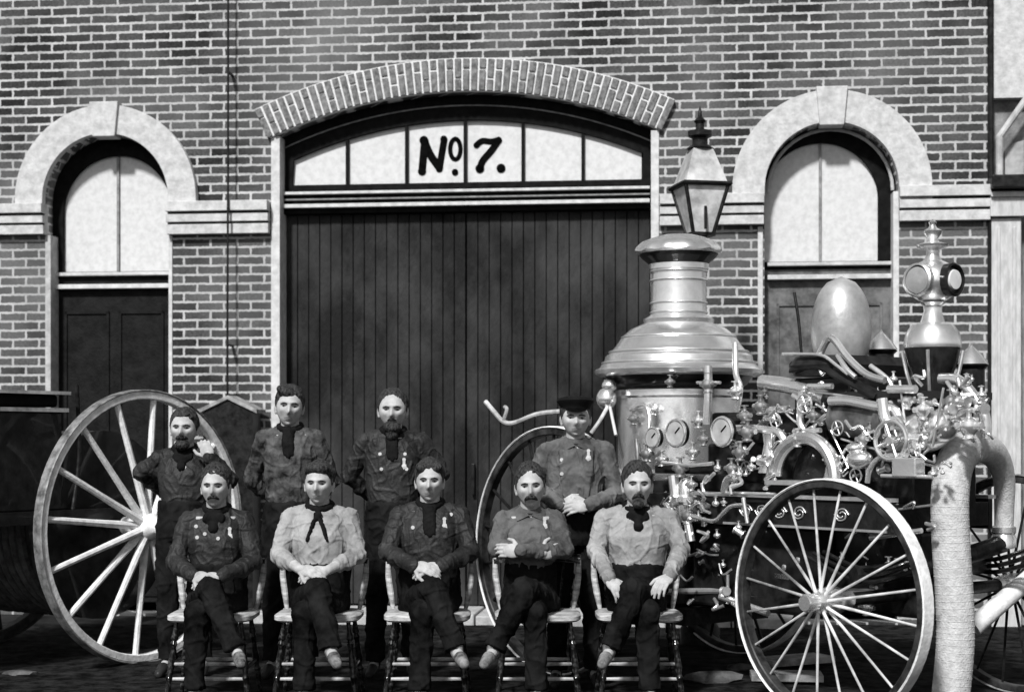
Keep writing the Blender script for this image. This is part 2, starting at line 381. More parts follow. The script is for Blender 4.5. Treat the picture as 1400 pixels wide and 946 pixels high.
# --- main door group
OFF = 0.17
def WO(px, py, off=OFF): return W(px, py, off)
fan_r = WO(636, 165)[1]-WO(636, 770)[1]; fc = WO(636, 770)[1]; fcx = WO(638, 600)[0]
gl, gr = WO(400, 600)[0], WO(877, 600)[0]; gb = WO(636, 250)[1]
arc = [p for p in seg(fcx, fc, fan_r, (gr-gl)/2)]
hole = [(gl, gb)]+arc+[(gr, gb)]
ou = [(DC-DH+0.002, WO(636, 270)[1])]+seg(DC, dz, dR-0.002, DH-0.004)+[(DC+DH-0.002, WO(636, 270)[1])]
tw = link('transom_window', bpy.data.meshes.new('transom_window'), None, st)
bmt = slab([ou, hole], OFF-0.02, OFF+0.08); bmesh.ops.recalc_face_normals(bmt, faces=bmt.faces[:]); bmt.to_mesh(tw.data); bmt.free(); tw.data.materials.append(frame_d)
# thin pale bead following the arch, and bars
bm = B(); tube(bm, [(x, OFF-0.03, z) for x, z in seg(DC, dz, dR-0.085, DH-0.05, 30)], 0.006, per=1, smooth=False); obj('arch_bead', bm, mat('grey_paint', 0.15, 0.3, 20, 0.6), tw)
mull = [475, 556, 636, 715, 797]; xs = [gl]+[WO(p, 600)[0] for p in mull]+[gr]
def arc_z(x): return fc+math.sqrt(fan_r**2-(x-fcx)**2)
for x in xs[1:-1]:
    bm = B(); box(bm, x-0.012, x+0.012, OFF-0.015, OFF+0.03, gb, arc_z(x)+0.01); obj('mullion', bm, frame_d, tw)
for a, b_ in zip(xs, xs[1:]):
    a2, b2 = a+0.012, b_-0.012; a2 = a if a == gl else a2; b2 = b_ if b_ == gr else b2
    top = [(a2+(b2-a2)*i/8, arc_z(a2+(b2-a2)*i/8)) for i in range(9)]
    bm = B(); prism(bm, [(a2, gb)]+top+[(b2, gb)], OFF+0.02, OFF+0.035); obj('pane', bm, blind, tw)
# painted number, from the stroke centres of the letters
def Z2(x, y): return WO(340+x/2.414, 60+y/2.414, OFF)
bm = B(); ly = OFF+0.017; k = 1/2.414/170
stroke(bm, [Z2(571, 420), Z2(580, 320)], 26*k, ly); stroke(bm, [Z2(578, 318), Z2(598, 365), Z2(628, 408)], 26*k, ly-0.0006)
stroke(bm, [Z2(628, 412), Z2(644, 316)], 23*k, ly-0.0012)
for q in ((571, 420, 14), (643, 314, 12), (577, 318, 15)): cyl(bm, (Z2(q[0], q[1])[0], ly-0.004, Z2(q[0], q[1])[1]), (Z2(q[0], q[1])[0], ly, Z2(q[0], q[1])[1]), q[2]*k, n=20)
oo = [Z2(681+17*math.sin(2*math.pi*i/20), 347-34*math.cos(2*math.pi*i/20)) for i in range(21)]; stroke(bm, oo, 15*k, ly-0.0018, smooth=False)
for q in ((680, 423, 11), (832, 410, 15), (762, 411, 15)): cyl(bm, (Z2(q[0], q[1])[0], ly-0.005, Z2(q[0], q[1])[1]), (Z2(q[0], q[1])[0], ly, Z2(q[0], q[1])[1]), q[2]*k, n=20)
stroke(bm, [Z2(751, 334), Z2(770, 320), Z2(800, 322), Z2(824, 316)], 20*k, ly-0.0024)
stroke(bm, [Z2(824, 318), Z2(800, 352), Z2(772, 385), Z2(762, 411)], 23*k, ly-0.003)
obj('painted_number', bm, letter, tw)
# transom beam with its two pale mouldings (level in the wall's own plane)
z1 = WO(636, 262.5)[1]; z2 = WO(636, 280)[1]
bm = B(); box(bm, DC-DH+0.07, DC+DH-0.07, OFF-0.05, OFF+0.1, z2-0.06, z1-0.01); obj('transom_beam', bm, frame_d, st)
bm = B(); box(bm, DC-DH+0.075, DC+DH-0.075, OFF-0.09, OFF-0.051, z1-0.012, z1+0.010); obj('moulding', bm, paintw, st, bevel=0.003)
bm = B(); box(bm, DC-DH+0.075, DC+DH-0.075, OFF-0.10, OFF-0.051, z2-0.018, z2+0.012); obj('moulding', bm, paintw, st, bevel=0.003)
bm = B(); box(bm, DC-DH+0.075, DC+DH-0.075, OFF-0.075, OFF-0.051, (z1+z2)/2-0.005, (z1+z2)/2+0.006); obj('moulding', bm, mat('grey_paint', 0.2), st)
# boarded door leaves
dl, dr = DC-DH+0.075, DC+DH-0.075
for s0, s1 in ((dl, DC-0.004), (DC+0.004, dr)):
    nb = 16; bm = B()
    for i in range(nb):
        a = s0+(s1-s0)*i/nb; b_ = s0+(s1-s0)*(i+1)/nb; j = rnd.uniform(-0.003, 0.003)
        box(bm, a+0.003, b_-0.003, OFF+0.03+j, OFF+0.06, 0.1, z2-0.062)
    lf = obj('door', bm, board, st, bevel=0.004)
    bm = B(); box(bm, s0, s1, OFF+0.055, OFF+0.08, 0.1, z2-0.062); obj('door_backing', bm, frame_d, lf)
bm = B(); box(bm, DC+0.05, DC+0.075, OFF-0.02, OFF+0.03, 1.0, 1.25); obj('door_handle', bm, iron, st, bevel=0.004)
bm = B()
for i in range(9):
    a = DC-DH-0.25+(2*DH+1.3)*i/9; b_ = DC-DH-0.25+(2*DH+1.3)*(i+1)/9
    box(bm, a+0.006, b_-0.006, -0.42, 0.30 if abs((a+b_)/2-DC) < DH-0.2 else -0.005, -0.05, 0.085+rnd.uniform(-0.006, 0.006))
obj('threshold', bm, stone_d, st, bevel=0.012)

# --- side doors with arched lights
def side_door(C, Rr, cz, gx0, gx1, gtop, gbot, pc, panel_m, light_m, label):
    off = 0.18
    root = link('side_door', bpy.data.meshes.new('side_door'), None, st); root['label'] = label
    gz0 = W(pc, gbot, off)[1]; g0 = W(gx0, 600, off)[0]; g1 = W(gx1, 600, off)[0]; gc = (g0+g1)/2; gr_ = (g1-g0)/2
    gt = W(pc, gtop, off)[1]
    outer = arch(C, cz, Rr-0.002, Rr-0.002, gz0-0.06)
    hole = arch(gc, gt-gr_*1.0, gr_, gr_, gz0)
    b = slab([outer, hole], off-0.03, off+0.06); bmesh.ops.recalc_face_normals(b, faces=b.faces[:]); b.to_mesh(root.data); b.free(); root.data.materials.append(frame_d)
    b = slab([hole], off+0.012, off+0.03); obj('pane', b, blind, root)
    b = B(); box(b, gc-0.010, gc+0.010, off-0.01, off+0.02, gz0, gt-0.004); obj('mullion', b, mat('grey_paint', 0.2), root)
    b = B(); box(b, C-Rr+0.03, C+Rr-0.01, off-0.07, off+0.05, gz0-0.035, gz0-0.008); box(b, C-Rr+0.03, C+Rr-0.01, off-0.09, off+0.05, gz0-0.145, gz0-0.108)
    obj('transom_rail', b, light_m, root, bevel=0.004)
    b = B(); box(b, C-Rr+0.002, C+Rr-0.002, off-0.02, off+0.08, 0.1, gz0-0.062); obj('leaf', b, panel_m, root)
    b = B()
    for (a, c_) in ((-0.80, -0.08), (0.08, 0.80)):
        for (f0, f1) in ((0.15, 0.85), (1.0, gz0-0.33)):
            x0, x1 = C+Rr*a, C+Rr*c_
            for q in ((x0, x1, f0, f0+0.02), (x0, x1, f1-0.02, f1), (x0, x0+0.02, f0, f1), (x1-0.02, x1, f0, f1)): box(b, q[0], q[1], off-0.035, off-0.018, q[2], q[3])
    obj('panel_moulding', b, panel_m, root)
    b = B(); ell(b, (C+Rr*0.88, off-0.06, 1.05), 0.03); obj('knob', b, brass, root, smooth=True)
    return root
side_door(LC, LR, LZ, 88, 236, 214, 372, 150, mat('black_door', 0.003, 0.012, 9, 0.7, bump=0.5), paintw, 'black panelled door')
side_door(RC, RR, RZ, 1043, 1200, 196, 358, 1130, mat('grey_door', 0.05, 0.16, 9, 0.7, bump=0.3), stone, 'grey panelled door')
# arched reveal bead of right window
bm = B(); tube(bm, [(RC+(RR-0.03)*math.cos(math.pi*i/20), 0.10, RZ+(RR-0.03)*math.sin(math.pi*i/20)) for i in range(21)], 0.014, per=1, smooth=False)
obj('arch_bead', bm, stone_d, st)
# dark down pipe
bm = B(); u = wu(318)
tube(bm, [(u, -0.13, 8), (u, -0.13, 3.6), (u, -0.15, 1.9), (u, -0.05, 1.0)], 0.009, per=2)
for z in (4.4, 3.3, 2.2): box(bm, u-0.011, u+0.011, -0.135, 0.0, z, z+0.014)
rootp = obj('down_pipe', bm, iron, st)
# small gabled box at the foot of the pipe
gb_ = thing('gabled_box', 'small gabled dark box against the brick pier left of the wide door', 'box', (0, 0, 0))
u0, u1 = wu(288), wu(366); cc, ss = math.cos(-WA), math.sin(-WA)
gb_.location = ((u0+u1)/2*cc-(-0.2)*ss, WD+(u0+u1)/2*ss+(-0.2)*cc, 0); gb_.rotation_euler.z = -WA
hw = (u1-u0)/2; za = wz(322, 541, -0.2); ze = wz(322, 560, -0.2)
bm = B(); prism(bm, [(-hw*0.85, 0), (hw*0.85, 0), (hw*0.85, ze-0.01), (0, za-0.03), (-hw*0.85, ze-0.01)], -0.12, 0.12); obj('body', bm, iron, gb_)
bm = B(); prism(bm, [(-hw, ze-0.03), (-hw, ze), (0, za), (0, za-0.03)], -0.14, 0.14); prism(bm, [(hw, ze-0.03), (0.001, za-0.03), (0.001, za), (hw, ze)], -0.14, 0.14)
obj('gable_roof', bm, mat('grey_slat', 0.15, 0.4, 12, 0.8), gb_)

# ------------------------------------------------------------ neighbouring shop front on the right
nb_ = thing('neighbouring_shop', 'pale pilastered shop front at the right edge next to the brick wall', 'building', (0, WD, 0), -WA)
ua, ub = wu(1352), wu(1394)
bm = B(); box(bm, UR+0.002, UR+3.2, 0.1, 0.4, -0.1, wz(1375, 262)); obj('wall', bm, mat('weathered_boards', 0.10, 0.3, 7, 0.85, bump=0.6, stretch=(4, 4, 0.6)), nb_)
bm = B(); box(bm, ua+0.01, ub, -0.06, 0.12, 0.0, wz(1375, 300)); box(bm, ua-0.005, ub+0.02, -0.10, 0.12, wz(1375, 298), wz(1375, 264)); box(bm, ua-0.005, ub+0.03, -0.13, 0.12, wz(1375, 272), wz(1375, 266))
box(bm, ua+0.05, ua+0.075, -0.072, -0.055, 0.4, wz(1375, 312)); box(bm, ub-0.065, ub-0.04, -0.072, -0.055, 0.4, wz(1375, 312))
obj('pilaster', bm, mat('pilaster_paint', 0.38, 0.55, 10, 0.7, bump=0.3, stretch=(3, 3, .7)), nb_, bevel=0.004)
bm = B(); box(bm, ua-0.01, UR+3.2, -0.2, 0.12, wz(1375, 262), wz(1375, 244)); obj('cornice', bm, iron, nb_, bevel=0.01)
bm = B(); box(bm, UR+0.004, UR+3.2, 0.10, 0.4, wz(1375, 244), wz(1375, 134)); obj('upper_wall', bm, mat('upper_boards', 0.09, 0.28, 6, 0.85, bump=0.6), nb_)
bm = B(); box(bm, wu(1358), UR+3.2, 0.0, 0.4, wz(1375, 134), 8); obj('painted_panel', bm, stone, nb_)
bm = B(); tube(bm, [(wu(1364), -0.08, wz(1364, 242)), (wu(1364), -0.08, wz(1364, 190)), (wu(1402), -0.08, wz(1402, 136))], 0.028, per=1, smooth=False); obj('bracket', bm, stone_d, nb_)
bm = B(); tube(bm, [(UR+0.02, -0.03, 8), (UR+0.02, -0.03, 0)], 0.022, per=1, smooth=False, n=12); obj('rain_pipe', bm, iron, nb_)
bm = B(); prism(bm, [(wu(1376), wz(1376, 243)), (wu(1376), wz(1376, 205)), (wu(1388), wz(1388, 194)), (wu(1402), wz(1402, 190)), (wu(1402), wz(1402, 243))], 0.06, 0.11); obj('upper_window', bm, mat('grey_glass', 0.2, 0.4, 9, 0.3), nb_)

# ------------------------------------------------------------ gas street lamp
def P(px, py, D): return V(((px-CX)*D/FPX, D, CAMH-(py-HY)*D/FPX))
LD = 11.35; lx = (957-CX)*LD/FPX
lamp = thing('gas_street_lamp', 'four-sided glass gas lamp on an iron post rising behind the engine chimney', 'street lamp', (lx, LD, 0), R(12))
def lz(py): return CAMH-(py-HY)*LD/FPX
def sq(bm, secs):
    rings = [[bm.verts.new((sx_*h, sy_*h, z)) for sx_, sy_ in ((-1, -1), (1, -1), (1, 1), (-1, 1))] for h, z in secs]
    for a, b in zip(rings, rings[1:]):
        for k in range(4): bm.faces.new((a[k], a[(k+1) % 4], b[(k+1) % 4], b[k]))
    bm.faces.new(rings[0][::-1]); bm.faces.new(rings[-1])
bm = B(); lathe(bm, [(0.14, 0), (0.14, 0.12), (0.09, 0.2), (0.075, 0.6), (0.05, 0.75), (0.045, lz(345)), (0.07, lz(335)), (0.05, lz(325)), (0.05, lz(322))]); obj('post', bm, iron, lamp, smooth=True)
t0, t1 = 0.072, 0.150
bm = B(); sq(bm, [(t0, lz(320)), (t1, lz(258))])
obj('glass', bm, glass_m, lamp)
bm = B()
for sx_, sy_ in ((-1, -1), (1, -1), (1, 1), (-1, 1)): cyl(bm, (sx_*t0, sy_*t0, lz(322)), (sx_*(t1+0.005), sy_*(t1+0.005), lz(256)), 0.014, n=8)
sq(bm, [(t0+0.015, lz(324)), (t0+0.015, lz(319))]); sq(bm, [(t1+0.02, lz(258)), (t1+0.03, lz(255)), (t1+0.02, lz(252))])
obj('lantern_frame', bm, iron, lamp)
bm = B(); cyl(bm, (0, -0.12, lz(316)), (0, -0.12, lz(285)), 0.010); obj('burner', bm, iron, lamp)
bm = B(); sq(bm, [(t1, lz(252)), (0.075, lz(207)), (0.06, lz(203))]); obj('roof_glass', bm, mat('milk_glass', 0.25, 0.6, 5, 0.2), lamp)
bm = B(); lathe(bm, [(0.10, lz(204)), (0.055, lz(198)), (0.055, lz(190)), (0.085, lz(187)), (0.085, lz(180)), (0.03, lz(177)), (0.03, lz(170)), (0.045, lz(166)), (0.015, lz(160)), (0.012, lz(152)), (0, lz(145))]); obj('vent_cap', bm, iron, lamp, smooth=True)

# ------------------------------------------------------------ wheels
def wheel(parent, c, r, rim_r, tread, nsp, sr0, sr1, hub_r, hub_l, ms, mr, mt, mh, dish=0.03, phase=0):
    """wheel with axis along local y, outer face towards -y"""
    hb = B(); lathe(hb, [(hub_r*0.55, -hub_l*0.62), (hub_r*0.7, -hub_l*0.55), (hub_r*0.6, -hub_l*0.35), (hub_r, -hub_l*0.2), (hub_r*1.08, 0), (hub_r, hub_l*0.2), (hub_r*0.7, hub_l*0.3), (hub_r*0.7, hub_l*0.5)], c, (0, 1, 0), 24)
    wh = obj('wheel', hb, mh, parent, smooth=True)
    cx_, cy_, cz_ = c
    b = B(); lathe_ring(b, c, r-rim_r, r-0.012, tread*0.8, 64); obj('rim', b, mr, wh, smooth=True)
    b = B(); lathe_ring(b, c, r-0.012, r, tread, 64); obj('tyre', b, mt, wh, smooth=True)
    b0 = None
    for i in range(nsp):
        a = 2*math.pi*(i+0.5)/nsp+phase; d = V((math.cos(a), 0, math.sin(a))); st_ = (0.012 if i % 2 else -0.012)
        b = B(); p0 = V(c)+d*hub_r*0.8+V((0, st_-dish, 0)); p1 = V(c)+d*(r-rim_r+0.01)
        cyl(b, p0, p0.lerp(p1, 0.5), sr0, sr1*1.05, n=8); cyl(b, p0.lerp(p1, 0.499), p1, sr1*1.05, sr1, n=8)
        obj('spoke', b, ms, wh, smooth=True)
    return wh
def lathe_ring(bm, c, r0, r1, wd, n=64, bev=0.006):
    prof = [(r0, -wd/2+bev), (r0+bev, -wd/2), (r1-bev, -wd/2), (r1, -wd/2+bev), (r1, wd/2-bev), (r1-bev, wd/2), (r0+bev, wd/2), (r0, wd/2-bev)]
    rings = []
    for k in range(n):
        a = 2*math.pi*k/n; e = V((math.cos(a), 0, math.sin(a)))
        rings.append([bm.verts.new(V(c)+e*r+V((0, y, 0))) for r, y in prof])
    for i in range(n):
        a, b = rings[i], rings[(i+1) % n]
        for k in range(8): bm.faces.new((a[k], b[k], b[(k+1) % 8], a[(k+1) % 8]))

# ------------------------------------------------------------ hose carriage on the left
HA = R(57); hr = 0.885
hub = V((-2.38, 10.47, 0)); nn_ = V((math.sin(HA), -math.cos(HA), 0))
hc0 = hub-nn_*0.8
hc = thing('hose_carriage', 'two-wheeled hose carriage with tall pale wheels and a dark hose reel', 'hose cart', hc0, HA)
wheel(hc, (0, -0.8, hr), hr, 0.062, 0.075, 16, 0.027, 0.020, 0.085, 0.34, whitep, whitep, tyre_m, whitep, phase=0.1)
wheel(hc, (0, 0.8, hr), hr, 0.085, 0.09, 16, 0.028, 0.020, 0.085, 0.34, iron, rim_k, rim_k, iron)  # far wheel coloured dark, as if lost in the shade
bm = B(); cyl(bm, (0, -0.9, hr), (0, 0.9, hr), 0.03); obj('axle', bm, iron, hc)
bm = B(); lathe(bm, [(0.2, -0.42), (0.62, -0.42), (0.62, -0.39), (0.2, -0.39), (0.2, 0.39), (0.62, 0.39), (0.62, 0.42), (0.2, 0.42)], (0, 0, hr+0.0), (0, 1, 0), 40); rl = obj('reel', bm, blackp, hc, smooth=True)
bm = B()
for k in range(11):
    y = -0.34+0.068*k
    for q, rr in ((0, 0.52), (1, 0.585)): torus(bm, (0, y+(0.034*q), hr), (0, 1, 0), rr, 0.034, 40, 8)
obj('wound_hose', bm, hose_d, rl, smooth=True)
bm = B()
for s in (-1, 1):
    box(bm, -2.3, 0.5, s*0.55-0.03, s*0.55+0.03, 0.92, 1.0)
obj('frame', bm, blackp, hc)
bm = B(); box(bm, -2.3, -0.42, -0.5, 0.5, 1.0, 1.62); obj('tool_box', bm, blackp, hc, bevel=0.01)
bm = B(); box(bm, -2.32, -0.40, -0.54, 0.52, 1.62, 1.645); box(bm, -2.32, -0.40, -0.56, 0.52, 1.73, 1.75); obj('box_edge', bm, mat('grey_edge', 0.08, 0.5, 6, 0.6), hc)
bm = B(); box(bm, -2.3, -0.45, -0.5, 0.5, 1.65, 1.73); obj('seat_cushion', bm, black_cloth, hc, bevel=0.02)
bm = B(); tube(bm, [(-0.35, -0.52, 1.0), (-0.28, -0.5, 1.35), (-0.30, -0.5, 1.8)], 0.014); obj('brake_lever', bm, iron, hc)

# ------------------------------------------------------------ steam fire engine
EA = R(52); ca, sa = math.cos(EA), math.sin(EA); E0 = V((0.89, 10.46, 0))
eng = thing('steam_fire_engine', 'horse-drawn steam fire engine with bright boiler, tall chimney and spoked wheels', 'fire engine', E0, -EA)
def E(px, py, side=0.0):
    """photo ray meets the engine's own vertical plane y = side -> local point"""
    a = (px-CX)/FPX
    # X = s a, Y = s ; y = (X-E0.x) sa + (Y-E0.y) ca
    s = (side+E0.x*sa+E0.y*ca)/(a*sa+ca)
    dx, dy = s*a-E0.x, s-E0.y
    return V((dx*ca-dy*sa, side, CAMH-(py-HY)*s/FPX))
FR, RRr = 0.625, 0.765
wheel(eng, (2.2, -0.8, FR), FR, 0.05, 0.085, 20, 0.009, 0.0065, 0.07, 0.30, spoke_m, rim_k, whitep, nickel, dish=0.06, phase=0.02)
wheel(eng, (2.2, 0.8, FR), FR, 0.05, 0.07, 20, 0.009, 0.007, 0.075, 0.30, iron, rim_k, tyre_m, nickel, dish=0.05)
wheel(eng, (0, -0.8, RRr), RRr, 0.055, 0.08, 18, 0.014, 0.010, 0.085, 0.36, iron, rim_k, whitep, iron, dish=0.05)
wheel(eng, (0, 0.8, RRr), RRr, 0.055, 0.08, 18, 0.014, 0.010, 0.085, 0.36, iron, rim_k, whitep, iron, dish=0.05)
bm = B(); cyl(bm, (2.2, -0.85, FR), (2.2, 0.85, FR), 0.035); cyl(bm, (0, -0.85, RRr), (0, 0.85, RRr), 0.04); obj('axle', bm, iron, eng, smooth=True)
BX = 0.27
bD = E0.y-math.sin(EA)*BX
def bz(py): return CAMH-(py-HY)*bD/FPX
pr = [(0.36, 0.42), (0.40, 0.45), (0.40, 0.95), (0.40, bz(655)), (0.415, bz(650)), (0.415, bz(645)), (0.385, bz(640)), (0.385, bz(545)), (0.40, bz(542)), (0.40, bz(534)), (0.385, bz(532)), (0.385, bz(520))]
bm = B(); lathe(bm, pr[:4], (BX, 0, 0), n=48); fb = obj('firebox', bm, blackp, eng, smooth=True)
bm = B(); lathe(bm, pr[3:], (BX, 0, 0), n=48); boi = obj('boiler', bm, nickel, eng, smooth=True)
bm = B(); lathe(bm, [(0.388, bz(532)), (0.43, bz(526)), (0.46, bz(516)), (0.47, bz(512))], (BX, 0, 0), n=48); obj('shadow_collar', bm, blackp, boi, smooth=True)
bm = B(); lathe(bm, [(0.50, bz(515)), (0.53, bz(512)), (0.535, bz(507)), (0.50, bz(503)), (0.485, bz(498)), (0.47, bz(494)), (0.465, bz(488)), (0.44, bz(484)), (0.40, bz(474)), (0.355, bz(460)), (0.30, bz(450)), (0.235, bz(444)), (0.20, bz(441))], (BX, 0, 0), n=56)
hd = obj('hood', bm, nickel, boi, smooth=True)
bm = B()
for py_, rr in ((462, 0.358), (482, 0.436), (497, 0.482)): torus(bm, (BX, 0, bz(py_)), (0, 0, 1), rr, 0.009, 56, 8)
obj('hood_band', bm, steel, hd, smooth=True)
bm = B(); lathe(bm, [(0.22, bz(444)), (0.225, bz(437)), (0.19, bz(433)), (0.178, bz(430)), (0.172, bz(372)), (0.19, bz(369)), (0.19, bz(362)), (0.178, bz(359)), (0.18, bz(352))], (BX, 0, 0), n=40); ch = obj('chimney', bm, nickel, eng, smooth=True)
bm = B()
for py_ in (372, 384, 415, 428): torus(bm, (BX, 0, bz(py_)), (0, 0, 1), 0.178, 0.007, 40, 8)
obj('chimney_band', bm, steel, ch, smooth=True)
# scalloped bonnet
bm = B(); n = 48; rings = []
for (r, py_, w_) in ((0.18, 352, 0), (0.235, 350, 0.006), (0.275, 345, 0.009), (0.272, 341, 0.007), (0.235, 332, 0.002), (0.17, 326, 0), (0.10, 322, 0), (0.0, 321, 0)):
    rings.append([bm.verts.new((BX+(r+w_*math.cos(12*2*math.pi*k/n))*math.cos(2*math.pi*k/n), (r+w_*math.cos(12*2*math.pi*k/n))*math.sin(2*math.pi*k/n), bz(py_)+w_*0.5*math.cos(12*2*math.pi*k/n))) for k in range(n)])
for a, b in zip(rings, rings[1:]):
    for k in range(n): bm.faces.new((a[k], a[(k+1) % n], b[(k+1) % n], b[k]))
bm.faces.new(rings[0][::-1])
obj('chimney_bonnet', bm, nickel, ch, smooth=True)
bm = B(); lathe(bm, [(0.185, bz(362)), (0.235, bz(353)), (0.25, bz(349))], (BX, 0, 0), n=40); obj('bonnet_underside', bm, blackp, ch)
# chassis
RZ1 = E(1000, 677, -0.42).z
bm = B()
for s in (-1, 1): box(bm, -0.35, 2.30, s*0.42-0.02, s*0.42+0.02, RZ1-0.17, RZ1)
box(bm, -0.35, -0.3, -0.4, 0.4, RZ1-0.15, RZ1-0.02); box(bm, 2.25, 2.30, -0.4, 0.4, RZ1-0.15, RZ1-0.02)
fr = obj('frame_rail', bm, blackp, eng, bevel=0.005)
bm = B()
for s in (-1, 1):
    box(bm, 0.70, 2.31, s*0.42-0.035, s*0.42+0.035, RZ1-0.004, RZ1+0.016); box(bm, 1.1, 2.28, s*0.442-0.004, s*0.442+0.004, RZ1-0.165, RZ1-0.152)
obj('rail_edge', bm, steel, fr)
# scroll ornament on the rail
for x in (1.28, 1.40, 1.54, 1.68, 1.98):
    bm = B()
    for q in (0, 1):
        pts = [(x+0.05*math.cos(t*1.1+q*3.1)*(1-t/7), -0.445, RZ1-0.08+0.04*math.sin(t*1.1+q*3.1)*(1-t/7)) for t in range(6)]
        tube(bm, pts, 0.0045, n=8, per=9)
    obj('scrollwork', bm, steel, fr, smooth=True, sharp=0)
# springs
for x, s in ((0.0, -1), (2.2, -1), (0.0, 1), (2.2, 1)):
    b = B(); r_ = RRr if x == 0 else FR
    for k in range(3):
        tube(b, [(x-0.42+0.07*k, s*0.52, r_+0.20+0.012*k), (x, s*0.52, r_+0.08+0.035*k), (x+0.42-0.07*k, s*0.52, r_+0.20+0.012*k)], 0.013, n=6)
    obj('leaf_spring', b, iron, eng)
# ash pan, under-gear, platform, rods
bm = B(); box(bm, -0.15, 0.7, -0.36, 0.36, 0.33, 0.43); obj('ash_pan', bm, iron, eng)
bm = B(); box(bm, -0.75, -0.1, -0.5, 0.5, 0.42, 0.46); obj('rear_platform', bm, wood_d, eng)
bm = B(); tube(bm, [(0.3, -0.36, 0.5), (1.0, -0.30, 0.56), (2.0, -0.2, 0.62)], 0.02); tube(bm, [(0.3, 0.36, 0.5), (1.0, 0.3, 0.56), (2.0, 0.2, 0.62)], 0.02); obj('reach_rod', bm, steel, eng, smooth=True)

def gauge(px, py, side, rad):
    c = E(px, py, side); b = B(); lathe(b, [(rad*0.96, 0.0), (rad*0.98, -0.03), (rad*0.9, -0.035)], c, (0, 1, 0), 28); g0_ = obj('pressure_gauge', b, blackp, eng, smooth=True)
    b = B(); torus(b, c+V((0, -0.034, 0)), (0, 1, 0), rad*0.93, rad*0.13, 32, 8); obj('bezel', b, nickel, g0_, smooth=True)
    b = B(); cyl(b, c+V((0, -0.036, 0)), c+V((0, -0.040, 0)), rad*0.82, n=28); obj('dial', b, mat('dial_face', 0.3, 0.5, 9, 0.4), g0_)
    b = B(); cyl(b, c+V((0, -0.043, 0)), c+V((rad*0.45, -0.043, rad*0.4)), 0.004, n=6); obj('needle', b, letter, g0_)
gauge(898, 598, -0.46, 0.062); gauge(930, 592, -0.50, 0.082); gauge(993, 590, -0.50, 0.085)
def pipe(pts, r, m=steel, name='pipe', n=10, per=6, sm=True):
    b = B(); tube(b, [E(*p) if len(p) == 3 else V(p[:3]) for p in pts], r, n=n, per=per, smooth=sm); return obj(name, b, m, eng, smooth=True)
def valve(px, py, side, r, m=brass, up=True):
    c = E(px, py, side); b = B()
    lathe(b, [(r*0.5, -r*1.6), (r*0.9, -r*1.4), (r*0.55, -r*1.1), (r, -r*0.5), (r*1.05, 0.0), (r, r*0.5), (r*0.5, r*0.9), (r*0.3, r*1.0), (r*0.3, r*1.7), (r*0.75, r*1.75), (r*0.75, r*1.95), (0, r*2.0)], c, (0, 0, 1), 16)
    cyl(b, c+V((-r*1.7, 0, 0)), c+V((r*1.7, 0, 0)), r*0.45, n=10)
    return obj('valve', b, m, eng, smooth=True)
def handwheel(px, py, side, rad, m=steel, ax=(0, 1, 0)):
    c = E(px, py, side); b = B(); torus(b, c, ax, rad, rad*0.12, 28, 8); u, v, d = axis_mat(ax)
    for k in range(4):
        e = u*math.cos(k*math.pi/2+.4)+v*math.sin(k*math.pi/2+.4); cyl(b, c, c+e*rad, rad*0.08, n=6)
    cyl(b, c-V(ax)*0.02, c+V(ax)*0.05, rad*0.2, n=10); return obj('hand_wheel', b, m, eng, smooth=True)
# valves, cocks and pipes round the boiler
for q in ((916, 522, -.44, .022), (968, 525, -.46, .034), (1005, 535, -.5, .03), (866, 572, -.42, .026), (884, 620, -.46, .032), (905, 628, -.48, .028), (947, 618, -.5, .03), (962, 600, -.5, .026),
          (1012, 618, -.5, .032), (930, 640, -.52, .034), (945, 662, -.54, .026), (955, 575, -.44, .03), (893, 560, -.40, .022), (1022, 590, -.48, .036), (1040, 555, -.45, .032), (1018, 568, -.45, .03), (1000, 640, -.5, .03), (922, 690, -.52, .03), (940, 705, -.52, .034), (962, 692, -.5, .025)):
    valve(*q, m=nickel if q[0] % 2 else brass)
pipe([(862, 560, -.40), (880, 553, -.42), (888, 568, -.43), (886, 600, -.45), (880, 640, -.45)], 0.012, nickel)
pipe([(870, 600, -.42), (872, 630, -.42), (868, 655, -.42)], 0.014, brass)
pipe([(968, 500, -.46), (968, 545, -.46), (966, 580, -.46)], 0.024, nickel)
pipe([(953, 523, -.46), (985, 523, -.46)], 0.009, nickel, per=1)
pipe([(1005, 470, -.40), (1006, 510, -.46), (1012, 530, -.48), (1008, 560, -.48)], 0.017, nickel)
pipe([(1042, 523, -.30), (1070, 526, -.30), (1100, 533, -.30), (1130, 545, -.30)], 0.045, nickel, 'steam_pipe', 14)
pipe([(1046, 561, -.34), (1078, 560, -.34)], 0.022, nickel, 'pipe', per=1)
pipe([(985, 588, -.42), (1020, 585, -.42), (1050, 588, -.42), (1066, 592, -.42), (1074, 606, -.42)], 0.022, nickel)
pipe([(905, 632, -.54), (940, 636, -.54), (975, 633, -.54)], 0.010, steel)
pipe([(990, 672, -.5), (995, 655, -.5), (1010, 650, -.5)], 0.022, nickel)
pipe([(960, 660, -.5), (966, 675, -.5), (1000, 674, -.5), (1060, 676, -.5)], 0.011, steel)
pipe([(945, 705, -.55), (975, 712, -.55), (990, 700, -.55), (1000, 692, -.55), (1018, 690, -.55)], 0.012, nickel)
pipe([(1016, 680, -.55), (1022, 715, -.55)], 0.012, nickel, per=1)
pipe([(920, 650, -.5), (924, 690, -.5), (922, 720, -.5), (926, 760, -.48)], 0.030, steel)
pipe([(940, 712, -.52), (945, 740, -.52)], 0.025, nickel)
pipe([(983, 770, -.4), (988, 785, -.4), (1000, 778, -.4)], 0.006, steel); pipe([(995, 785, -.4), (995, 825, -.4)], 0.010, steel)
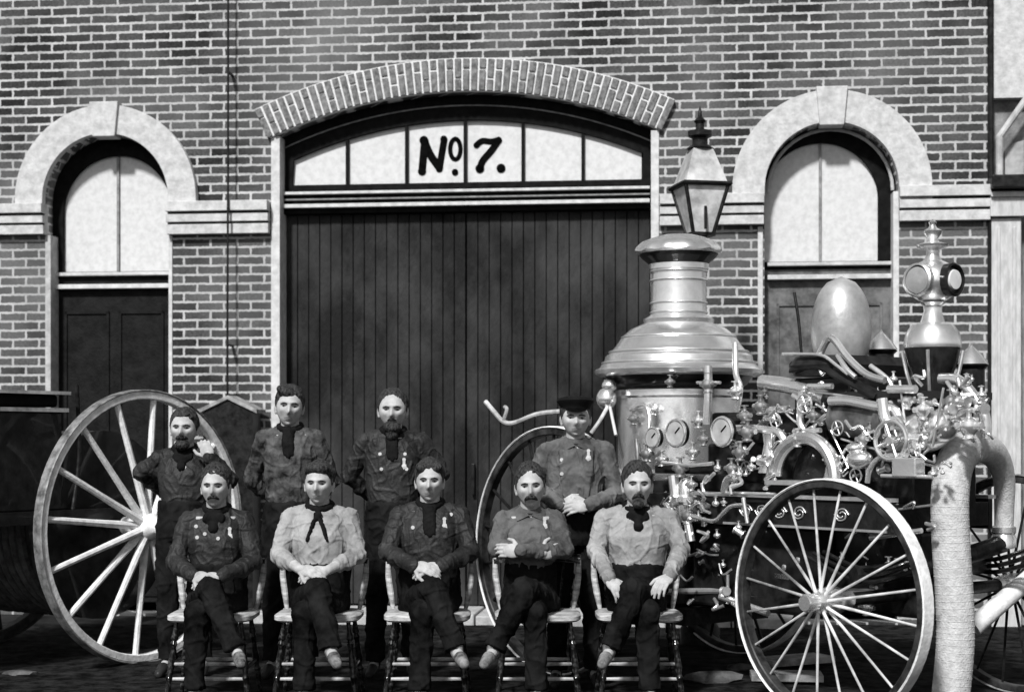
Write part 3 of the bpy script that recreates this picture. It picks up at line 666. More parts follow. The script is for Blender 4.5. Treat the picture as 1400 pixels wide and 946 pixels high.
pipe([(985, 815, -.40), (1050, 838, -.40)], 0.02, steel)
# gauge manifold plate and feed pump
bm = B(); a = E(895, 640, -.49); b_ = E(1005, 640, -.49); box(bm, a.x, b_.x, -.49, -.45, a.z-0.03, a.z+0.02); obj('manifold', bm, iron, eng, bevel=0.005)
bm = B(); c = E(938, 690, -.47); lathe(bm, [(0.05, -0.1), (0.07, -0.06), (0.07, 0.0), (0.09, 0.02), (0.09, 0.05), (0.05, 0.06), (0.05, 0.12), (0.03, 0.15), (0, 0.16)], c, n=20); obj('feed_pump', bm, nickel, eng, smooth=True)
# crank arch and flywheel between boiler and pump
c = E(1100, 652, -.44)
bm = B(); lathe_arc = []
torus(bm, c, (0, 1, 0), 0.215, 0.035, 30, 10, 0, 180, (1, 0, 0)); 
for v in bm.verts: v.co.z = v.co.z if v.co.z > c.z-0.5 else v.co.z
bm2 = B(); torus(bm2, c, (0, 1, 0), 0.215, 0.038, 32, 10, 180, 360, (1, 0, 0)); 
zmean = sum(v.co.z for v in bm.verts)/len(bm.verts)
use, drop = (bm, bm2) if zmean > c.z else (bm2, bm)
drop.free(); obj('crank_guard', use, nickel, eng, smooth=True)
bm = B(); lathe(bm, [(0.17, -0.02), (0.19, 0), (0.17, 0.02)], c+V((0, 0.12, 0)), (0, 1, 0), 40); obj('flywheel', bm, blackp, eng, smooth=True)
bm = B(); box(bm, c.x-0.25, c.x+0.30, c.y-0.05, c.y+0.10, c.z-0.045, c.z-0.02); obj('guard_base', bm, steel, eng)
# steam chest legs left of the arch
bm = B(); q = E(1052, 622, -.42); loft(bm, [(q.x, q.y, q.z-0.10, 0.07, 0.05), (q.x, q.y, q.z-0.02, 0.05, 0.04), (q.x, q.y, q.z+0.06, 0.03, 0.03), (q.x, q.y, q.z+0.12, 0.04, 0.035)]); obj('pedestal', bm, nickel, eng, smooth=True)
bm = B(); q = E(1140, 640, -.40); loft(bm, [(q.x, q.y, q.z-0.08, 0.06, 0.05), (q.x, q.y, q.z, 0.045, 0.04), (q.x, q.y, q.z+0.07, 0.03, 0.03)]); obj('pedestal', bm, nickel, eng, smooth=True)
# steam cylinders (upright pair) and the pump barrel
for yy in (-0.2, 0.2):
    b = B(); lathe(b, [(0.15, RZ1-0.2), (0.15, RZ1+0.02), (0.17, RZ1+0.03), (0.17, RZ1+0.07), (0.13, RZ1+0.08), (0.13, RZ1+0.38), (0.155, RZ1+0.39), (0.155, RZ1+0.43), (0.06, RZ1+0.45), (0.05, RZ1+0.5), (0, RZ1+0.51)], (1.12, yy, 0), n=28); obj('steam_cylinder', b, iron, eng, smooth=True)
b = B(); p0 = E(1148, 553, -.28); p1 = E(1222, 562, -.28)
lathe(b, [(0.10, 0), (0.125, 0.01), (0.125, 0.03), (0.11, 0.035), (0.11, (p1-p0).length-0.05), (0.13, (p1-p0).length-0.045), (0.13, (p1-p0).length), (0.05, (p1-p0).length+0.02)], p0+V((0, 0, -0.06)), p1-p0, 28); obj('pump_barrel', b, mat('grey_iron', 0.06, 0.25, 8, 0.4, metal=0.6), eng, smooth=True)
pipe([(1135, 548, -.40), (1160, 548, -.40), (1195, 555, -.40), (1222, 560, -.40), (1232, 580, -.40)], 0.026, nickel)
pipe([(1206, 545, -.45), (1212, 575, -.45), (1230, 575, -.45)], 0.03, nickel)
for xx in (1.55, 1.85, 2.15):
    b = B(); lathe(b, [(0.12, RZ1-0.12), (0.12, RZ1+0.1), (0.135, RZ1+0.11), (0.135, RZ1+0.14), (0.1, RZ1+0.16), (0.09, RZ1+0.3), (0.11, RZ1+0.31), (0.11, RZ1+0.34), (0, RZ1+0.36)], (xx, -0.12, 0), n=24); obj('pump_cylinder', b, iron if xx != 2.15 else nickel, eng, smooth=True)
b = B(); q = E(1262, 590, -.25); ell(b, q, (0.16, 0.13, 0.11)); ell(b, q+V((-0.12, -0.03, -0.05)), (0.10, 0.1, 0.07)); ell(b, q+V((0.13, -0.02, 0.03)), (0.08, 0.1, 0.09)); obj('pump_head', b, nickel, eng, smooth=True)
handwheel(1218, 602, -.50, 0.10, nickel); handwheel(1222, 585, -.48, 0.055, steel)
b = B(); q0 = E(1222, 652, -.5); q1 = E(1255, 652, -.5); box(b, q0.x, q1.x, -.52, -.44, q0.z-0.0, q0.z+0.10); obj('valve_chest', b, nickel, eng, bevel=0.008)
pipe([(1186, 660, -.48), (1190, 640, -.48), (1205, 625, -.48), (1240, 622, -.48)], 0.014, nickel); pipe([(1205, 650, -.5), (1275, 652, -.5)], 0.010, steel, per=1)
b = B(); q = E(1175, 628, -.42); ell(b, q, (0.08, 0.06, 0.05)); ell(b, q+V((-0.03, 0, 0.06)), (0.05, 0.05, 0.03)); obj('oil_cup', b, nickel, eng, smooth=True)
# copper egg-shaped air vessel
q = E(1150, 480, 0.05); tp = E(1150, 378, 0.05).z; bt_ = q.z-0.06
b = B(); H_ = tp-bt_; lathe(b, [(0.06, -0.25), (0.06, -0.05), (0.10, 0.0)]+[(0.172*math.sqrt(max(0.0, 1-((t/14-0.38)/0.62)**2 if t/14 > 0.38 else 1-((0.38-t/14)/0.62)**2)), H_*t/14) for t in range(14)]+[(0, H_)], (q.x, 0.05, bt_), n=36)
obj('air_vessel', b, mat('dull_copper', 0.25, 0.6, 3, 0.38, metal=0.5, bump=0.1), eng, smooth=True)
b = B(); lathe(b, [(0.14, 0), (0.15, 0.01), (0.15, 0.03), (0.10, 0.05)], (q.x, 0.05, bt_-0.03), n=30); obj('vessel_flange', b, iron, eng, smooth=True)
# front air chamber carrying the two-lens signal lamp
AX = E(1275, 500, 0.0).x
def az(py): return E(1275, py, 0.0).z
def ar(px): return abs(E(1275+px, 500, 0.0).x-AX)*0 + px*(E0.y-math.sin(EA)*AX)/FPX
b = B(); lathe(b, [(0.05, az(585)), (0.06, az(560)), (0.08, az(545)), (ar(24), az(520)), (ar(34), az(495)), (ar(38), az(475))], (AX, 0, 0), n=36); acl = obj('air_chamber', b, mat('black_chamber', 0.01, 0.05, 8, 0.25, metal=0.5), eng, smooth=True)
b = B(); lathe(b, [(ar(38), az(476)), (ar(39), az(470)), (ar(36), az(455)), (ar(29), az(445)), (ar(17), az(441)), (ar(15), az(435)), (ar(12), az(425)), (ar(13), az(418)), (ar(18), az(414))], (AX, 0, 0), n=36); obj('chamber_dome', b, nickel, acl, smooth=True)
b = B()
for k in range(4):
    a = k*math.pi/2+0.5; e = V((math.cos(a), math.sin(a), 0))
    tube(b, [V((AX, 0, az(480)))+e*ar(41), V((AX, 0, az(520)))+e*ar(32), V((AX, 0, az(575)))+e*ar(12)], 0.010, n=8)
obj('chamber_stay', b, steel, acl, smooth=True)
b = B(); cz_ = az(385); rs = ar(31)
ell(b, (AX, 0, cz_), (rs*1.15, rs*1.15, rs*0.98), seg=36, ring=20); sl_ = obj('signal_lamp', b, nickel, eng, smooth=True)
b = B(); lathe(b, [(ar(14), az(358)), (ar(9), az(350)), (ar(8), az(343)), (ar(21), az(338)), (ar(22), az(335)), (ar(9), az(331)), (ar(7), az(327)), (ar(12), az(320)), (ar(13), az(316)), (ar(6), az(312)), (ar(4), az(308)), (ar(6), az(304)), (0, az(300))], (AX, 0, 0), n=24); obj('lamp_finial', b, nickel, sl_, smooth=True)
# lens directions in the world: left-front and right-front as in the photograph
vx = V((AX*ca+E0.x, -AX*sa+E0.y, 0)); tocam = (V((0, 0, 0))-vx).normalized(); ang0 = math.atan2(tocam.y, tocam.x)
for dv, m_ in ((-0.62, mat('frosted_lens', 0.2, 0.34, 9, 0.3)), (0.95, mat('white_lens', 0.6, 0.8, 9, 0.3))):
    wa = ang0+dv+EA; d = V((math.cos(wa), math.sin(wa), 0)); c = V((AX, 0, cz_))
    b = B(); lathe(b, [(rs*0.72, rs*0.75), (rs*0.74, rs*1.16), (rs*0.66, rs*1.22), (rs*0.62, rs*1.12), (rs*0.62, rs*0.9)], c, d, 30); lh = obj('lens_hood', b, blackp if dv > 0 else nickel, sl_, smooth=True)
    b = B(); lathe(b, [(rs*0.60, rs*0.95), (rs*0.58, rs*1.14), (rs*0.42, rs*1.2), (0, rs*1.24)] if dv < 0 else [(rs*0.45, rs*1.1), (rs*0.42, rs*1.2), (0, rs*1.25)], c, d, 30); obj('lens', b, m_, lh, smooth=True)
# pointed side lanterns
for (px, py, sd) in ((1328, 500, 0.35), (1205, 480, 0.35)):
    c = E(px, py, sd); k = 0.085
    b = B(); lathe(b, [(k*0.5, -0.16), (k*0.85, -0.14), (k*0.85, -0.02), (k*1.1, 0.0), (k*0.9, 0.012)], c, n=12); ln = obj('side_lantern', b, iron, eng, smooth=True)
    b = B(); lathe(b, [(k*1.12, 0.0), (k*0.75, 0.045), (k*0.3, 0.085), (k*0.12, 0.1), (0, 0.12)], c+V((0, 0, 0.008)), n=16); obj('lantern_cap', b, nickel, ln, smooth=True)
    pipe([(c.x, c.y, c.z-0.16, 0), (c.x, c.y, c.z-0.5, 0)], 0.012, iron, 'lantern_stem')
# black boxes added to fill the engine's dark gaps and hide the wall
b = B(); box(b, 0.78, 2.30, -.26, .30, RZ1-0.05, RZ1+0.30); box(b, 0.85, 1.75, -.30, .34, RZ1+0.30, RZ1+0.48); obj('dark_filler_box', b, blackp, eng, bevel=0.02)
b = B(); box(b, 0.72, 1.70, -.32, .36, 0.46, RZ1-0.17); obj('dark_undergear_box', b, blackp, eng, bevel=0.02)  # box added for the darkness under the engine
b = B(); box(b, 1.72, 2.3, -.20, .25, 0.50, RZ1-0.17); obj('front_bolster', b, blackp, eng, bevel=0.02)  # bolster enlarged to keep the gap behind the wheel dark
for (a_, c_) in (((1060, 612), (1150, 560)), ((1150, 600), (1285, 640)), ((1080, 530), (1180, 545)), ((1230, 520), (1240, 600)), ((1290, 530), (1275, 610)), ((1130, 575), (1160, 640)), ((960, 645), (1040, 640)), ((1015, 600), (1060, 560)), ((1180, 560), (1185, 650)), ((1200, 700), (1275, 690))):
    pipe([(a_[0], a_[1], -.37), (c_[0], c_[1], -.37)], 0.0065, steel, 'rod', per=1)
for (px_, py_) in ((1060, 575), (1145, 585), (1195, 590), (1250, 615), (1020, 640), (1170, 650)): handwheel(px_, py_, -.40, 0.038, steel)
rc = random.Random(21)
def fitting(px, py, side):
    k = rc.random(); r_ = rc.uniform(0.007, 0.019)
    if k < 0.5:
        q = [(px, py, side)]; x, y = px, py
        for _ in range(rc.choice((2, 3))): x += rc.uniform(-16, 16); y += rc.uniform(-14, 14); q.append((x, y, side-rc.uniform(0, .05)))
        pipe(q, r_*0.6, rc.choice((nickel, steel, nickel, brass)))
    elif k < 0.63: valve(px, py, side, r_*0.9, rc.choice((nickel, brass, nickel)))
    elif k < 0.8:
        b = B(); c_ = E(px, py, side); d_ = V((rc.uniform(-1, 1), rc.uniform(-.6, 0), rc.uniform(-.4, .4))).normalized(); cyl(b, c_-d_*r_*1.6, c_+d_*r_*1.6, r_*1.1); cyl(b, c_-d_*r_*1.9, c_-d_*r_*1.5, r_*1.6); cyl(b, c_+d_*r_*1.5, c_+d_*r_*1.9, r_*1.6); obj('union_joint', b, rc.choice((nickel, steel)), eng, smooth=True)
    else:
        b = B(); c_ = E(px, py, side); ell(b, c_, (r_*1.5, r_*1.3, r_*1.1)); lathe(b, [(r_*0.5, 0), (r_*0.4, r_*2.2), (r_*0.9, r_*2.4), (0, r_*2.8)], c_, n=12); obj('oil_cup', b, nickel, eng, smooth=True)
for (x0, x1, y0, y1, n_, sd) in ((1045, 1130, 530, 600, 14, -.34), (1130, 1290, 585, 650, 22, -.36), (895, 1015, 640, 735, 20, -.50), (1150, 1340, 515, 560, 14, -.30), (1150, 1270, 690, 790, 10, -.34), (1000, 1060, 600, 660, 8, -.45), (1290, 1345, 535, 600, 7, -.25), (940, 1010, 745, 830, 6, -.40)):
    for _ in range(int(n_*1.7)): fitting(rc.uniform(x0, x1), rc.uniform(y0, y1), sd+rc.uniform(-.04, .02))
# driver's seat, levers
b = B(); q = E(1130, 512, -0.05)
tube(b, [E(1082, 505, -.35), E(1120, 500, -.35), E(1150, 515, -.35), E(1200, 540, -.35)], 0.03, flat=0.5); obj('seat_rail', b, blackp, eng, smooth=True); b = B()
tube(b, [E(1082, 498, .35), E(1120, 494, .35), E(1150, 508, .35), E(1200, 535, .35)], 0.03, flat=0.5)
obj('seat_rail', b, blackp, eng, smooth=True)
b = B(); a = E(1095, 500, -.3); loft(b, [(a.x+0.12, 0, a.z-0.06, 0.20, 0.36), (a.x+0.12, 0, a.z+0.0, 0.22, 0.38), (a.x+0.12, 0, a.z+0.05, 0.19, 0.35)], p=4); obj('driver_seat', b, mat('black_leather', 0.006, 0.03, 9, 0.3), eng, smooth=True)
b = B(); a2 = E(1210, 540, -.3); box(b, a.x+0.3, a2.x+0.2, -.36, .36, a2.z-0.02, a2.z+0.02); obj('foot_board', b, blackp, eng)
b = B(); box(b, a.x-0.05, a.x+0.35, -.30, .30, a.z-0.36, a.z-0.07); obj('seat_box', b, blackp, eng, bevel=0.01)
pipe([(1086, 400, -.2), (1092, 440, -.2), (1096, 490, -.2)], 0.009, iron, 'whip_socket'); pipe([(1070, 484, -.38), (1095, 484, -.38), (1124, 486, -.38), (1142, 498, -.38), (1160, 512, -.38)], 0.009, steel, 'hand_rail')
pipe([(1120, 486, -.36), (1136, 462, -.36), (1160, 490, -.36), (1185, 512, -.36), (1210, 520, -.36)], 0.020, nickel, 'lever'); pipe([(1145, 486, -.36), (1158, 505, -.38), (1170, 516, -.38)], 0.014, nickel, 'lever')
pipe([(1190, 500, -.3), (1215, 520, -.3), (1222, 540, -.3)], 0.014, steel, 'lever'); pipe([(1215, 532, -.4), (1252, 532, -.4)], 0.022, nickel, per=1)
pipe([(1120, 500, -.36), (1124, 512, -.36), (1130, 506, -.36)], 0.010, nickel)
pipe([(1084, 540, -.4), (1098, 548, -.4), (1110, 545, -.4)], 0.014, nickel); pipe([(1096, 535, -.4), (1094, 575, -.4), (1100, 590, -.4)], 0.020, nickel); pipe([(1105, 528, -.4), (1138, 528, -.4)], 0.016, nickel, per=1)
pipe([(1085, 590, -.42), (1122, 588, -.42)], 0.014, steel, per=1); handwheel(1100, 552, -.44, 0.05, nickel); valve(1112, 568, -.42, .025); valve(1090, 600, -.45, .03, nickel)
pipe([(1286, 518, -.1), (1310, 520, -.1), (1330, 540, -.1), (1345, 565, -.1), (1348, 600, -.1)], 0.030, nickel, 'curved_pipe', 12)
pipe([(1290, 565, -.3), (1302, 570, -.3), (1320, 560, -.3), (1335, 562, -.3)], 0.014, nickel); valve(1325, 582, -.3, .045, nickel); valve(1300, 548, -.3, .03, brass)
valve(1240, 548, -.35, .03, nickel); valve(1262, 560, -.38, .034, nickel); valve(1180, 600, -.4, .028)
# linkages under the rail, seen between the spokes
pipe([(1190, 735, -.35), (1260, 725, -.35)], 0.014, steel, per=1); pipe([(1000, 740, -.3), (1120, 735, -.3)], 0.008, steel, per=1)
pipe([(1030, 815, -.3), (1034, 780, -.3), (1090, 790, -.3)], 0.014, steel, per=1)
for q in ((1215, 775, -.3, .03), (1228, 778, -.3, .03), (1250, 768, -.3, .035), (1185, 830, -.3, .03), (1075, 775, -.3, .025), (1094, 765, -.3, .025)): valve(*q, m=nickel)
b = B(); q0 = E(1062, 790, -.3); q1 = E(1082, 790, -.3); box(b, q0.x, q1.x, -.32, -.28, q0.z-0.0, q0.z+0.03); obj('step', b, nickel, eng)
def P_l(px, py, D): p = P(px, py, D)-E0; return V((p.x*ca-p.y*sa, p.x*sa+p.y*ca, p.z))
# front bolster, drawbar and singletree
b = B(); tube(b, [(2.15, -0.55, 0.74), (2.3, 0, 0.76), (2.15, 0.55, 0.74)], 0.05); tube(b, [(2.2, 0, 0.7), (2.2, 0, RZ1-0.1)], 0.06); obj('fifth_wheel', b, iron, eng, smooth=True)
b = B(); cyl(b, P_l(1330, 857, 9.0), P_l(1425, 775, 9.1), 0.055, 0.05, n=14); obj('draw_pole', b, whitep, eng, smooth=True)
# rear hook rod seen over the wheel
pipe([(772, 562, -.5), (735, 566, -.55), (703, 578, -.6), (688, 576, -.62), (675, 562, -.62), (664, 549, -.62)], 0.016, spoke_m, 'rear_hook', 8)
pipe([(688, 576, -.62), (693, 560, -.62), (690, 556, -.62)], 0.013, spoke_m, 'rear_hook', 8)
pipe([(833, 552, -.45), (820, 575, -.55), (808, 592, -.6)], 0.012, spoke_m, 'stay_rod'); pipe([(833, 552, -.45), (842, 595, -.5)], 0.010, spoke_m, 'stay_rod')
b = B(); q = E(829, 545, -.45); ell(b, q, (0.07, 0.06, 0.07)); ell(b, q+V((0.03, 0, 0.08)), (0.05, 0.05, 0.04)); obj('whistle_valve', b, nickel, eng, smooth=True)
pipe([(829, 520, -.42), (829, 548, -.45)], 0.018, nickel)
# big suction hose arched over the front
def EH(px, py, D): p = P(px, py, D)-E0; return V((p.x*ca-p.y*sa, p.x*sa+p.y*ca, p.z))
b = B(); HP = [EH(1372, 735, 9.0), EH(1373, 690, 8.98), EH(1372, 650, 8.92), EH(1358, 620, 8.8), EH(1332, 610, 8.62), EH(1308, 628, 8.48), EH(1299, 675, 8.42), EH(1300, 740, 8.42), EH(1305, 820, 8.42), EH(1306, 880, 8.42), EH(1300, 950, 8.42)]
HP[-1].z = 0.12
PS = spline(HP, 14)
tube(b, PS, [0.050, 0.055, 0.060, 0.075, 0.090, 0.098, 0.098, 0.098, 0.098, 0.098, 0.098], n=22, per=1, smooth=False)
obj('suction_hose', b, hose_m, eng, smooth=True, sharp=0)
b = B()
for i in range(62, len(PS)-2, 2):
    d = (PS[i+1]-PS[i-1]).normalized(); torus(b, PS[i], d, 0.0965, 0.0030, 22, 6)
obj('hose_rib', b, hose_m, eng, smooth=True)
b = B(); q_ = HP[0]; lathe(b, [(0.05, -0.06), (0.07, -0.05), (0.07, 0.0), (0.06, 0.02), (0.068, 0.03), (0.068, 0.06), (0.05, 0.07)], q_, n=18); obj('hose_coupling', b, nickel, eng, smooth=True)
b = B(); cyl(b, q_+V((0, 0, -0.03)), V((2.3, 0.1, q_.z-0.1)), 0.05); obj('suction_inlet', b, iron, eng, smooth=True)

# ------------------------------------------------------------ chairs
def chair(X, Y, label, rz=0):
    t = thing('wooden_chair', label, 'chair', (X, Y, 0), rz, 'chairs of the front row')
    b = B()
    loft(b, [(0, 0, 0.452, 0.225, 0.215), (0, 0, 0.462, 0.238, 0.225), (0, 0, 0.482, 0.238, 0.225), (0, 0, 0.490, 0.225, 0.212)], n=40, p=4.5)
    obj('seat', b, wood_l, t, smooth=True)
    for sx_ in (-1, 1):
        for sy_ in (-1, 1):
            top = V((sx_*0.175, sy_*0.16, 0.455)); bot = V((sx_*0.225, sy_*0.215, 0.0)); L = (bot-top).length
            pf = [(0.012, 0), (0.013, 0.05), (0.020, 0.09), (0.020, 0.10), (0.013, 0.105), (0.020, 0.125), (0.013, 0.145), (0.017, 0.20), (0.021, 0.25), (0.013, 0.29), (0.021, 0.31), (0.013, 0.33), (0.017, 0.36), (0.011, L)]
            b = B(); lathe(b, pf, top, bot-top, 14); obj('leg', b, wood_d, t, smooth=True)
    def legp(sx_, sy_, z): f = 1-z/0.455; return V((sx_*(0.175+0.05*f), sy_*(0.16+0.055*f), z))
    for z, yy in ((0.225, -1), (0.145, -1), (0.20, 1)):
        b = B(); a, c = legp(-1, yy, z), legp(1, yy, z); tube(b, [a, a.lerp(c, .5), c], [0.008, 0.013, 0.008], n=8); obj('stretcher', b, mat('worn_rung', 0.05, 0.55, 7, 0.5), t, smooth=True)
    for s in (-1, 1):
        b = B(); a, c = legp(s, -1, 0.20), legp(s, 1, 0.20); tube(b, [a, a.lerp(c, .5), c], [0.008, 0.012, 0.008], n=8); obj('stretcher', b, wood_d, t, smooth=True)
    for s in (-1, 1):
        b = B(); tube(b, [(s*0.205, 0.17, 0.485), (s*0.222, 0.205, 0.58), (s*0.236, 0.225, 0.67), (s*0.240, 0.245, 0.77)], [0.011, 0.019, 0.018, 0.012], n=10); obj('back_post', b, wood_l, t, smooth=True)
    for k in range(5):
        x = -0.14+0.07*k; b = B(); tube(b, [(x*0.9, 0.18, 0.485), (x, 0.215, 0.62), (x*1.1, 0.242, 0.74)], 0.007, n=6); obj('spindle', b, wood_d, t, smooth=True)
    b = B(); tube(b, [(-0.25, 0.245, 0.765), (0, 0.27, 0.78), (0.25, 0.245, 0.765)], 0.035, n=12, flat=0.3)
    for v in b.verts: v.co.y = v.co.y
    obj('crest_rail', b, wood_d, t, smooth=True)
    return t

# ------------------------------------------------------------ people
def head_mesh(bm, C, s, yaw, tilt=0, P_=None, nose_=1.0, jaw=1.0, hw_=1.0, hl_=1.0):
    Rm = Matrix.Rotation(yaw, 3, 'Z') @ Matrix.Rotation(tilt, 3, 'Y') @ Matrix.Diagonal((hw_, 1, hl_))
    nu, nv = 72, 56; rings = []
    gss = lambda x, z, cx, cz, sx_, sz_: math.exp(-((x-cx)/sx_)**2-((z-cz)/sz_)**2)
    def pt(u, v):
        th = math.pi*v/nv; ph = 2*math.pi*u/nu
        x = math.sin(th)*math.cos(ph); y = math.sin(th)*math.sin(ph); z = -math.cos(th)
        zz = z*0.115; k = max(0, -z)
        X_ = x*0.0755*(1-0.27*k**1.7*(2-jaw)); Y_ = y*(0.088 if y < 0 else 0.100)*(1-(0.10*k**2 if y < 0 else 0.45*k**1.3))
        if y < 0: Y_ -= 0.008*(1-abs(z))  # flatter face forward
        if y < 0:
            wf = min(1, -y*2)
            d = 0.0
            d += 0.026*nose_*gss(X_, zz, 0, -0.030, 0.0125, 0.016)+0.013*nose_*gss(X_, zz, 0, -0.008, 0.009, 0.020)
            d -= 0.022*(gss(X_, zz, 0.030, 0.004, 0.016, 0.011)+gss(X_, zz, -0.030, 0.004, 0.016, 0.011))
            d += 0.010*gss(abs(X_), zz, 0.026, 0.025, 0.024, 0.008)+0.004*gss(X_, zz, 0, 0.024, 0.012, 0.008)
            d += 0.005*gss(abs(X_), zz, 0.044, -0.022, 0.016, 0.014)-0.004*gss(abs(X_), zz, 0.042, -0.056, 0.014, 0.018)
            d += 0.006*gss(X_, zz, 0, -0.058, 0.019, 0.005)+0.006*gss(X_, zz, 0, -0.070, 0.016, 0.005)-0.004*gss(X_, zz, 0, -0.064, 0.022, 0.003)
            d -= 0.004*gss(X_, zz, 0, -0.082, 0.02, 0.006); d += 0.009*gss(X_, zz, 0, -0.099, 0.020, 0.012)
            Y_ -= d*wf
        return V(C)+Rm @ (V((X_, Y_, zz))*s)
    rings = [[bm.verts.new(pt(u, v)) for u in range(nu)] for v in range(1, nv)]
    a = bm.verts.new(pt(0, 0)); b = bm.verts.new(pt(0, nv))
    for r0, r1 in zip(rings, rings[1:]):
        for k in range(nu): bm.faces.new((r0[k], r0[(k+1) % nu], r1[(k+1) % nu], r1[k]))
    for k in range(nu): bm.faces.new((a, rings[0][(k+1) % nu], rings[0][k])); bm.faces.new((b, rings[-1][k], rings[-1][(k+1) % nu]))
    def L(x, y, z): return V(C)+Rm @ (V((x, y, z))*s)
    for sg in (-1, 1):
        ell(bm, L(sg*0.077, 0.012, -0.008), (0.010*s, 0.019*s, 0.032*s), Rm @ Matrix.Rotation(sg*-0.35, 3, 'Z')); ell(bm, L(sg*0.076, 0.006, -0.033), (0.008*s, 0.010*s, 0.012*s), Rm)
    return L, Rm
def hand(bm, wr, f, nrm, thumb=1, curl=0.6, s=1.0):
    """palm + four fingers + thumb; f fingers' direction, nrm the way the palm faces"""
    wr = V(wr); f = V(f).normalized(); nrm = V(nrm); nrm = (nrm-f*nrm.dot(f)).normalized(); sd = f.cross(nrm)*thumb
    M = Matrix((f, sd, nrm)).transposed()
    ell(bm, wr+f*0.048*s, (0.054*s, 0.041*s, 0.018*s), M); ell(bm, wr+f*0.035*s+sd*0.022*s+nrm*0.006*s, (0.034*s, 0.018*s, 0.016*s), M)
    ell(bm, wr, (0.027*s,)*3); caps(bm, wr, wr+f*0.02*s, 0.026*s, 0.027*s)
    for k, (o_, ln, r) in enumerate(((0.031, 0.92, 0.0095), (0.0105, 1.02, 0.0098), (-0.0105, 0.96, 0.0092), (-0.030, 0.76, 0.0082))):
        p = wr+f*(0.085-abs(o_)*0.15)*s+sd*o_*s; a = 0.15
        for (l_, da) in ((0.044, 0.35), (0.028, 0.75), (0.021, 0.5)):
            a += da*curl*(1+0.12*k); d = f*math.cos(a)+nrm*math.sin(a)+sd*(o_*0.6)
            q = p+d.normalized()*l_*ln*s; caps(bm, p, q, r*s, r*0.93*s, n=10, k=3); p = q; r *= 0.93
    p = wr+f*0.028*s+sd*0.032*s+nrm*0.006*s; d = (f*0.62+sd*0.7+nrm*0.35).normalized(); q = p+d*0.040*s; caps(bm, p, q, 0.0125*s, 0.011*s, n=10)
    d = (f*0.9+sd*0.25+nrm*0.4).normalized(); caps(bm, q, q+d*0.032*s, 0.011*s, 0.009*s, n=10)

